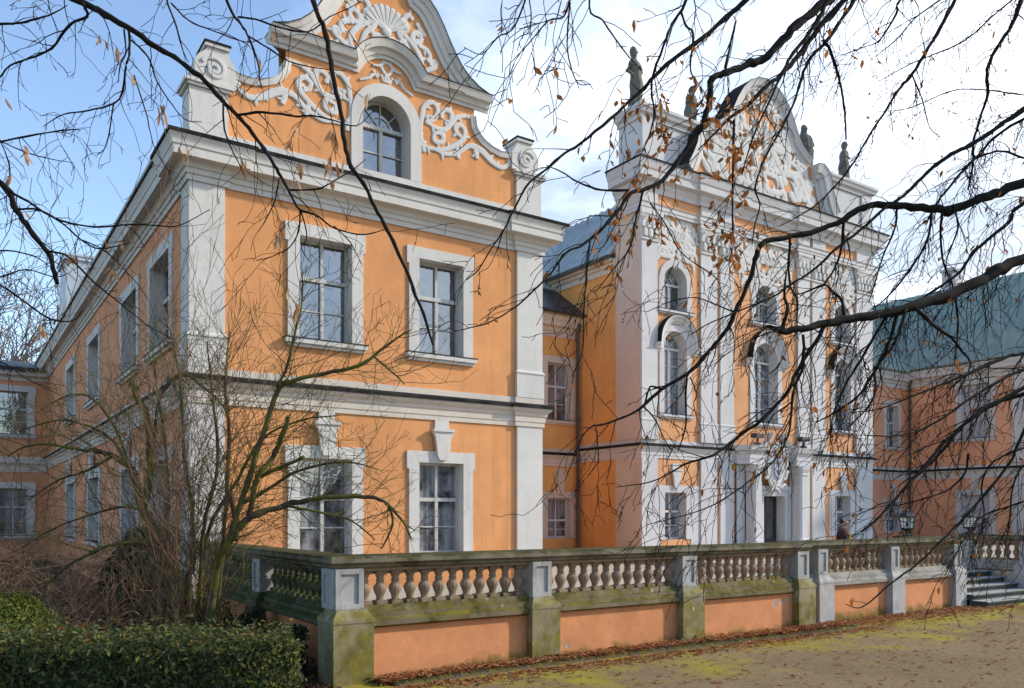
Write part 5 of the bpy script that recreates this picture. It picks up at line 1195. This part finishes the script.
# ------------------------------------------------------------------ the hornbeam reaching in from the left
TL = thing('hornbeam_tree', 'bare hornbeam reaching in from the left with tan hanging seed clusters', 'tree', FW*5.2+RT*-6.4)
tl = FW*5.2+RT*-6.4
m = MB(); tp = [tl+Vector((r.uniform(-.06, .06), r.uniform(-.06, .06), z)) for z in (-.2, .3, 1, 2, 3.2, 4.5, 6, 7.5, 9, 10.5)]
m.tube(tp, [.36, .27, .24, .22, .21, .19, .16, .13, .09, .03], 14); m.build('trunk', 'bark_horn', TL, True)
zL = lambda x, y: 4.4-.25*(x/300)
kends = []
lb = [
 ([(-420,-330),(-120,-120),(0,-45),(83,0),(102,14),(129,30),(155,45),(181,62),(205,81),(224,102),(244,123),(260,143),(274,164),(280,175),(291,195),(300,210),(315,214),(334,226),(363,233),(387,227)], [14,11,9,7.5,7,6.6,6.2,5.8,5.4,5,4.6,4.2,3.8,3.6,3.2,2.8,2.2,1.8,1.4,.9], 0, 3.2, (.12,.4)),
 ([(-400,20),(-200,100),(-60,150),(0,183),(14,209),(31,230),(45,252),(56,271),(57,284)], [12,9,8,6.6,6.4,6,5.6,5.2,4.2], .3, 4, (.12,.4)),
 ([(-400,-420),(-120,-440),(150,-300),(280,-110),(313,0),(324,29),(330,57),(335,86),(341,114),(345,143),(351,167),(363,183),(372,202),(384,224),(396,248),(408,274),(415,295),(424,315),(433,345)], [9,8,7,6.5,6,5.6,5.4,5.2,5,5,4.9,4.7,4.5,4.4,4.2,4,3.8,3.5,2.4], None, .5, (.05,.12)),
 ([(82,2),(85,14),(71,26),(48,45),(29,58),(12,67),(0,76),(-20,90)], [3.4,3.2,3,2.7,2.4,2.1,1.9,1.2], 0, 6, (.1,.35)), ([(-200,0),(-60,20),(0,22),(19,24),(36,21),(52,14),(70,8)], [5,3.4,2.8,2.5,2.2,1.8,1], .2, 8, (.1,.35)),
 ([(129,31),(127,52),(128,69),(119,88),(110,100),(90,112),(67,118),(45,128)], [3.2,2.8,2.6,2.4,2.2,1.8,1.4,.9], 0, 6, (.1,.4)), ([(124,29),(124,50),(124,67),(120,85)], [2,1.8,1.6,1.2], .05, 4, (.1,.3)), ([(131,40),(148,57),(155,79),(167,98),(183,117),(203,124)], [2,1.8,1.6,1.4,1.2,.8], 0, 5, (.1,.3)),
 ([(134,75),(145,112),(152,133),(157,152),(168,170)], [1.6,1.4,1.2,1,.8], .05, 4, (.1,.3)), ([(-60,150),(0,143),(31,138),(62,129),(80,130)], [3,2.4,2.2,1.8,1], .25, 7, (.1,.35)), ([(114,102),(105,143),(100,158)], [1.8,1.5,1], 0, 6, (.1,.3)),
 ([(160,-60),(169,0),(176,26),(181,48),(190,64)], [3,2.2,2,1.6,.9], -.2, 6, (.1,.35)), ([(171,3),(191,24),(214,33),(244,38),(262,37)], [1.9,1.7,1.4,1.1,.8], -.2, 6, (.1,.3)), ([(205,-70),(226,0),(238,19),(248,36),(256,59),(257,72),(262,90)], [4,3.2,3,2.5,2,1.7,1], -.3, 5, (.1,.35)),
 ([(238,17),(257,24),(279,30),(307,30),(331,21),(352,12),(367,1)], [2.5,2.2,2,1.7,1.4,1.1,.8], -.3, 6, (.1,.3)), ([(248,36),(271,52),(290,64),(319,71),(345,70)], [2.2,1.9,1.6,1.2,.8], -.3, 7, (.1,.35)), ([(236,115),(264,113),(293,113),(312,118),(333,118),(355,123),(374,114)], [3,2.7,2.4,2.1,1.7,1.3,.8], 0, 6, (.1,.3)),
 ([(223,103),(224,129),(231,148),(240,164),(246,180)], [2.4,2,1.7,1.3,.8], 0, 5, (.1,.3)), ([(289,190),(315,186),(334,180),(353,171),(366,160)], [2.4,2.1,1.7,1.3,.8], 0, 6, (.1,.25)), ([(279,178),(275,200),(265,219),(260,233)], [1.8,1.5,1.2,.8], 0, 9, (.1,.3)), ([(300,210),(297,229),(289,245),(272,255),(258,262)], [2,1.8,1.5,1.2,.8], 0, 7, (.1,.3)), ([(301,211),(305,233),(303,250),(310,262)], [1.8,1.5,1.2,.8], 0, 8, (.1,.3)), ([(334,226),(352,245),(360,262)], [1.5,1.2,.8], 0, 7, (.1,.25)),
 ([(5,189),(29,202),(52,217),(74,225),(102,228),(133,226),(157,225),(179,225),(210,210)], [3,2.7,2.5,2.2,2,1.8,1.5,1.2,.8], .3, 5, (.1,.35)), ([(18,209),(38,209),(62,223),(79,238),(95,247),(114,245),(133,242)], [2.6,2.4,2.1,1.9,1.6,1.2,.8], .3, 6, (.1,.35)),
 ([(45,251),(64,254),(79,266),(95,283),(112,297),(136,317),(155,330),(172,338)], [2.6,2.4,2.2,2,1.7,1.4,1.1,.8], .3, 5, (.1,.35)), ([(-80,260),(0,252),(19,251),(36,257),(50,268)], [2.4,1.9,1.7,1.3,.8], .35, 6, (.1,.3)), ([(-60,290),(0,278),(29,271),(50,275),(66,272)], [2.2,1.8,1.6,1.2,.8], .3, 6, (.1,.3)), ([(-80,240),(0,284),(26,304),(48,318),(69,319),(85,312)], [3,2.3,2.1,1.8,1.4,.8], .2, 5, (.1,.35)),
 ([(81,240),(107,252),(133,280),(150,300)], [1.7,1.4,1.1,.8], .3, 5, (.1,.3)), ([(0,140),(12,166),(5,181)], [1.4,1.6,1.8], .3, 6, (.1,.3)), ([(-40,130),(0,142),(29,155),(48,157),(70,160)], [1.8,1.5,1.3,1.1,.7], .3, 6, (.1,.3)), ([(-80,340),(0,361),(25,378),(60,395)], [2.2,1.6,1.2,.8], .2, 6, (.1,.3)),
]
for pts, ws, off, dens, Lr in lb:
    if off is None:
        zf = lambda x, y: 2.3 if y > -60 else 2.3+min(2.6, (-60-y)*.004+(280-x)*.002)
        P, Q = px_limb([(x, y, w_) for (x, y), w_ in zip(pts, ws)], zf, 0)
    else: P, Q = px_limb([(x, y, w_) for (x, y), w_ in zip(pts, ws)], zL, off)
    if pts[0][0] <= -400: P[0] = Vector((tl.x, tl.y, P[0].z))
    if off is not None:
        for i in range(1, len(P)): P[i] = P[i]+FW*r.uniform(-.04, .04)
    limb(TL, P, Q, r, PL, dens*(1.9 if off is not None else 1), Lr, 'bark_horn', kends, 2, 4, name='limb' if max(ws) > 5 else 'branch')
kk = []
for e_ in kends:
    if e_[0].dot(FW) > 3: kk.append(e_)
for _ in range(1):
    pick = [r.choice(kk) for _ in range(62)]
    leafset(TL, [(p, d) for p, d in pick], 190, r, 'keys', .078, .021, 'leaves', 1.4, spreadr=.035)

# ------------------------------------------------------------------ far bare trees
def far_tree(x, y, h, seed, label):
    q_ = random.Random(seed); t = thing('bare_tree', label, 'tree', (x, y, 0), 'bare trees behind the far wing')
    m = MB(); b = Vector((x, y, 0)); m.tube([b, b+Vector((.2, .1, h*.2)), b+Vector((.1, .3, h*.45))], [h*.018, h*.013, h*.009], 8); m.build('trunk', 'bark_far', t, True)
    m = MB(); prm = dict(seg=h*.035, wig=.22, droop=-.05, p=.62, spread=.75, rmin=h*.0011, rmax=.2)
    for i in range(13):
        k = .25+.2*q_.random(); a_ = q_.uniform(0, 2*PI)
        twig(m, b+Vector((.1, .2, h*k)), Vector((math.cos(a_)*.7, math.sin(a_)*.7, q_.uniform(.5, 1.3))), h*q_.uniform(.4, .58), h*.006, q_, 3, prm)
    m.build('crown', 'bark_far', t, False, False)
d0 = FW*72
for i, (px_, z, h) in enumerate(((-40, 70, 25), (12, 74, 24), (55, 66, 20), (-110, 64, 23))):
    p = FW*z+RT*((px_-512)/FPX*z)
    far_tree(p.x, p.y, h, 40+i, ['tall bare tree beyond the far wing at the left edge', 'bare tree beyond the far wing left of the chimney', 'low bare tree beyond the eaves next to the chimney', 'bare tree beyond the far wing outside the picture'][i])
# ------------------------------------------------------------------ the big leafless shrub and the brambles
r = random.Random(33)
SH = thing('bare_shrub', 'tall leafless shrub with mossy arching stems in front of the pavilion corner', 'shrub', Vector((2.6, 11.5, 0)))
zs_ = lambda x, y: 11.3
PS = dict(seg=.10, wig=.17, droop=-.01, p=.50, spread=.75, rmin=.0030, rmax=.0065, pull=Vector((0, 0, .25)))
st_ = [
 ([(176,650),(171,592),(164,563),(152,532),(143,508),(136,485),(129,470),(112,456),(98,451),(81,450),(48,444),(24,447),(4,456)], [11,9.5,9,8.5,8,7,6,4.5,3.6,3,2.3,1.7,1], 0, 3.5),
 ([(143,508),(149,478),(147,449),(145,413),(138,399),(130,383)], [6.5,6.5,6.5,6.5,6,4.5], 0, 4), ([(150,547),(141,542),(114,545),(90,554),(67,566),(43,587)], [4,3.8,3.4,3,2.4,1.4], -.1, 3.5), ([(140,510),(119,507),(83,516),(50,530),(20,548)], [2.6,2.2,1.8,1.4,.9], .1, 4),
 ([(186,650),(188,585),(193,563),(195,535),(191,501),(186,460),(180,410),(177,370),(172,330)], [6,5.5,5,4.5,4,3.4,2.8,2.2,1.2], .2, 5),
 ([(206,650),(214,582),(224,554),(236,535),(252,517),(285,505),(313,499),(341,497),(369,497),(389,505),(405,525),(413,541)], [9,8,7.5,7,6.2,5.4,4.6,4.2,3.6,2.8,2,1.2], -.1, 4), ([(389,505),(393,525),(381,549)], [2.5,2,1.2], -.1, 4),
 ([(248,521),(260,477),(272,457),(284,433),(291,417)], [5,4.6,4.4,4.2,3.8], -.15, 4), ([(260,477),(284,465),(305,457)], [3.8,3.5,3.2], -.1, 4), ([(224,554),(240,500),(260,441),(277,388),(297,380),(325,372),(357,366),(373,354),(397,336),(412,330)], [5.4,5,4.6,4.4,4,3.6,3.2,2.7,1.8,1], -.3, 4.5),
 ([(373,356),(397,376),(405,385)], [2,1.6,.9], -.3, 5), ([(277,388),(288,364),(297,332),(301,300),(304,270)], [3,2.6,2.2,1.7,.9], -.3, 5), ([(236,540),(234,525),(233,493)], [4.5,4.2,3.8], -.3, 3), ([(212,600),(224,525),(228,441),(224,380),(228,330)], [4,3.6,3,2.2,1.1], .1, 5), ([(200,620),(204,541),(216,461),(212,400),(205,340)], [4.2,3.6,3,2.2,1.1], .3, 5),
 ([(150,480),(155,440),(158,404),(170,388),(185,374),(205,388),(222,405),(235,430)], [3.4,3.2,3,2.8,2.6,2,1.5,.9], .1, 4), ([(180,600),(170,540),(166,480),(162,430),(158,380),(150,340)], [4.4,3.8,3.2,2.6,1.9,1], .4, 5), ([(196,600),(206,540),(236,480),(262,440),(300,420),(340,415)], [4,3.6,3,2.5,1.8,.9], .3, 4.5), ([(285,505),(320,512),(350,520),(375,540)], [3,2.4,1.8,1], -.2, 4),
 ([(112,456),(90,470),(60,480),(30,500)], [3,2.4,1.7,.9], .1, 5), ([(129,470),(110,440),(85,425),(55,420),(20,432)], [3.2,2.6,2.1,1.6,.9], .2, 5), ([(134,480),(118,430),(95,400),(70,395),(40,410)], [3,2.5,2,1.5,.9], -.2, 5), ([(240,505),(265,490),(300,470),(345,462),(380,470)], [3.4,3,2.4,1.8,1], .2, 5),
]
for pts, ws, off, dens in st_:
    P, Q = px_limb([(x, y, w_) for (x, y), w_ in zip(pts, ws)], zs_, off)
    for i in range(1, len(P)): P[i] = P[i]+FW*r.uniform(-.10, .10)
    if pts[0][1] >= 600: P[0].z = -.05
    limb(SH, P, [q*1.3 for q in Q], r, PS, dens*3.2, (.22, .95), 'bark_shrub', None, 2, 4, name='stem')
m = MB()                                                            # fine upright shoots from the stool
for i in range(36):
    b = Vector((2.75, 11.5, 0))+RT*r.uniform(-.7, .12)+FW*r.uniform(-.35, .4)
    twig(m, b+Vector((0, 0, r.uniform(.1, 1.0))), Vector((0, 0, 1))+RT*r.gauss(0, .22)+FW*r.gauss(0, .25), r.uniform(1.8, 3.9), r.uniform(.004, .009), r, 3, dict(seg=.17, wig=.09, droop=-.04, p=.42, spread=.55, rmin=.003, rmax=.01))
m.build('shoots', 'twig_shrub', SH, False, False)
def thicket(name, label, lat0, lat1, z0, z1, n, h, seed, mat='twig_bramble'):
    q_ = random.Random(seed); c = FW*((z0+z1)/2)+RT*((lat0+lat1)/2)
    t = thing(name, label, 'bramble', c); m = MB()
    for i in range(n):
        b = FW*q_.uniform(z0, z1)+RT*q_.uniform(lat0, lat1)
        twig(m, b, Vector((0, 0, 1))+RT*q_.gauss(0, .6)+FW*q_.gauss(0, .5), h*q_.uniform(.7, 1.5), q_.uniform(.005, .010), q_, 2, dict(seg=.16, wig=.16, droop=.10, p=.45, spread=.7, rmin=.0032, rmax=.01))
    m.build('stems', mat, t, False, False)
thicket('bramble_thicket', 'brown tangle of dry bramble stems behind the conifer bush', -8.2, -5.6, 10.5, 13.5, 70, 1.5, 3)
thicket('bramble_thicket', 'dry brown stems tangled at the foot of the tall bare shrub', -5.6, -3.6, 10.6, 13, 36, 1.0, 4)
thicket('bramble_thicket', 'tall reddish brown thicket against the far shaded wing', -11.8, -7.0, 14, 20, 130, 2.8, 6, 'twig_shrub')
# ------------------------------------------------------------------ light, sky, colour
SUN_AZ, SUN_EL = 116.0, 30.0                                        # compass from +Y towards +X
a = R(SUN_AZ); e = R(SUN_EL)
sd = Vector((math.sin(a)*math.cos(e), math.cos(a)*math.cos(e), math.sin(e)))
sl = bpy.data.lights.new('sun', 'SUN'); so = bpy.data.objects.new('sun', sl); COL.objects.link(so)
sl.energy = 2.1; sl.angle = R(2.5); sl.color = (1, .92, .80)
so.rotation_euler = sd.to_track_quat('Z', 'Y').to_euler()
w = bpy.data.worlds.new('World'); S.world = w; w.use_nodes = True
nt = w.node_tree; bg = nt.nodes['Background']; bg.inputs['Strength'].default_value = .15
def N(t, **k):
    o = nt.nodes.new(t)
    for kk, v in k.items():
        if kk in o.inputs: o.inputs[kk].default_value = v
        else: setattr(o, kk, v)
    return o
sky = N('ShaderNodeTexSky', sky_type='NISHITA', sun_disc=False, sun_elevation=e, sun_rotation=a, air_density=1.0, dust_density=.6, ozone_density=1.6)
tc = N('ShaderNodeTexCoord'); mp = N('ShaderNodeMapping'); mp.inputs['Scale'].default_value = (1, 1, 2.2)
nt.links.new(tc.outputs['Generated'], mp.inputs[0])
no = N('ShaderNodeTexNoise', Scale=1.9, Detail=7, Roughness=.6); nt.links.new(mp.outputs[0], no.inputs['Vector'])
# cloud cover grows towards the sun's side of the sky
dt = N('ShaderNodeVectorMath', operation='DOT_PRODUCT'); dt.inputs[1].default_value = (math.sin(R(90)), math.cos(R(90)), -.35)
nt.links.new(tc.outputs['Generated'], dt.inputs[0])
ma = N('ShaderNodeMath', operation='MULTIPLY_ADD'); ma.inputs[1].default_value = .95; ma.inputs[2].default_value = -.50
nt.links.new(dt.outputs['Value'], ma.inputs[0])
ad = N('ShaderNodeMath', operation='ADD'); nt.links.new(ma.outputs[0], ad.inputs[0]); nt.links.new(no.outputs['Fac'], ad.inputs[1])
cr = N('ShaderNodeValToRGB'); cr.color_ramp.elements[0].position = .10; cr.color_ramp.elements[1].position = .80
nt.links.new(ad.outputs[0], cr.inputs[0])
mx = N('ShaderNodeMix', data_type='RGBA'); nt.links.new(cr.outputs[0], mx.inputs[0]); nt.links.new(sky.outputs[0], mx.inputs[6]); 
n2 = N('ShaderNodeTexNoise', Scale=2.7, Detail=8, Roughness=.62); nt.links.new(mp.outputs[0], n2.inputs['Vector'])
c2 = N('ShaderNodeValToRGB'); c2.color_ramp.elements[0].position = .38; c2.color_ramp.elements[1].position = .58
c2.color_ramp.elements[0].color = (.36, .385, .43, 1); c2.color_ramp.elements[1].color = (1, 1, 1, 1); nt.links.new(n2.outputs['Fac'], c2.inputs[0])
m2 = N('ShaderNodeMix', data_type='RGBA', blend_type='MULTIPLY'); m2.inputs[0].default_value = 1; m2.inputs[6].default_value = (7.8, 7.9, 8.0, 1); nt.links.new(c2.outputs[0], m2.inputs[7])
nt.links.new(m2.outputs[2], mx.inputs[7])
nt.links.new(mx.outputs[2], bg.inputs['Color'])
S.view_settings.view_transform = 'Standard'; S.view_settings.look = 'None'; S.view_settings.gamma = 1; S.view_settings.use_curve_mapping = False
S.view_settings.exposure = 1.0
S.render.engine = 'CYCLES'; S.cycles.max_bounces = 6; S.cycles.transparent_max_bounces = 8
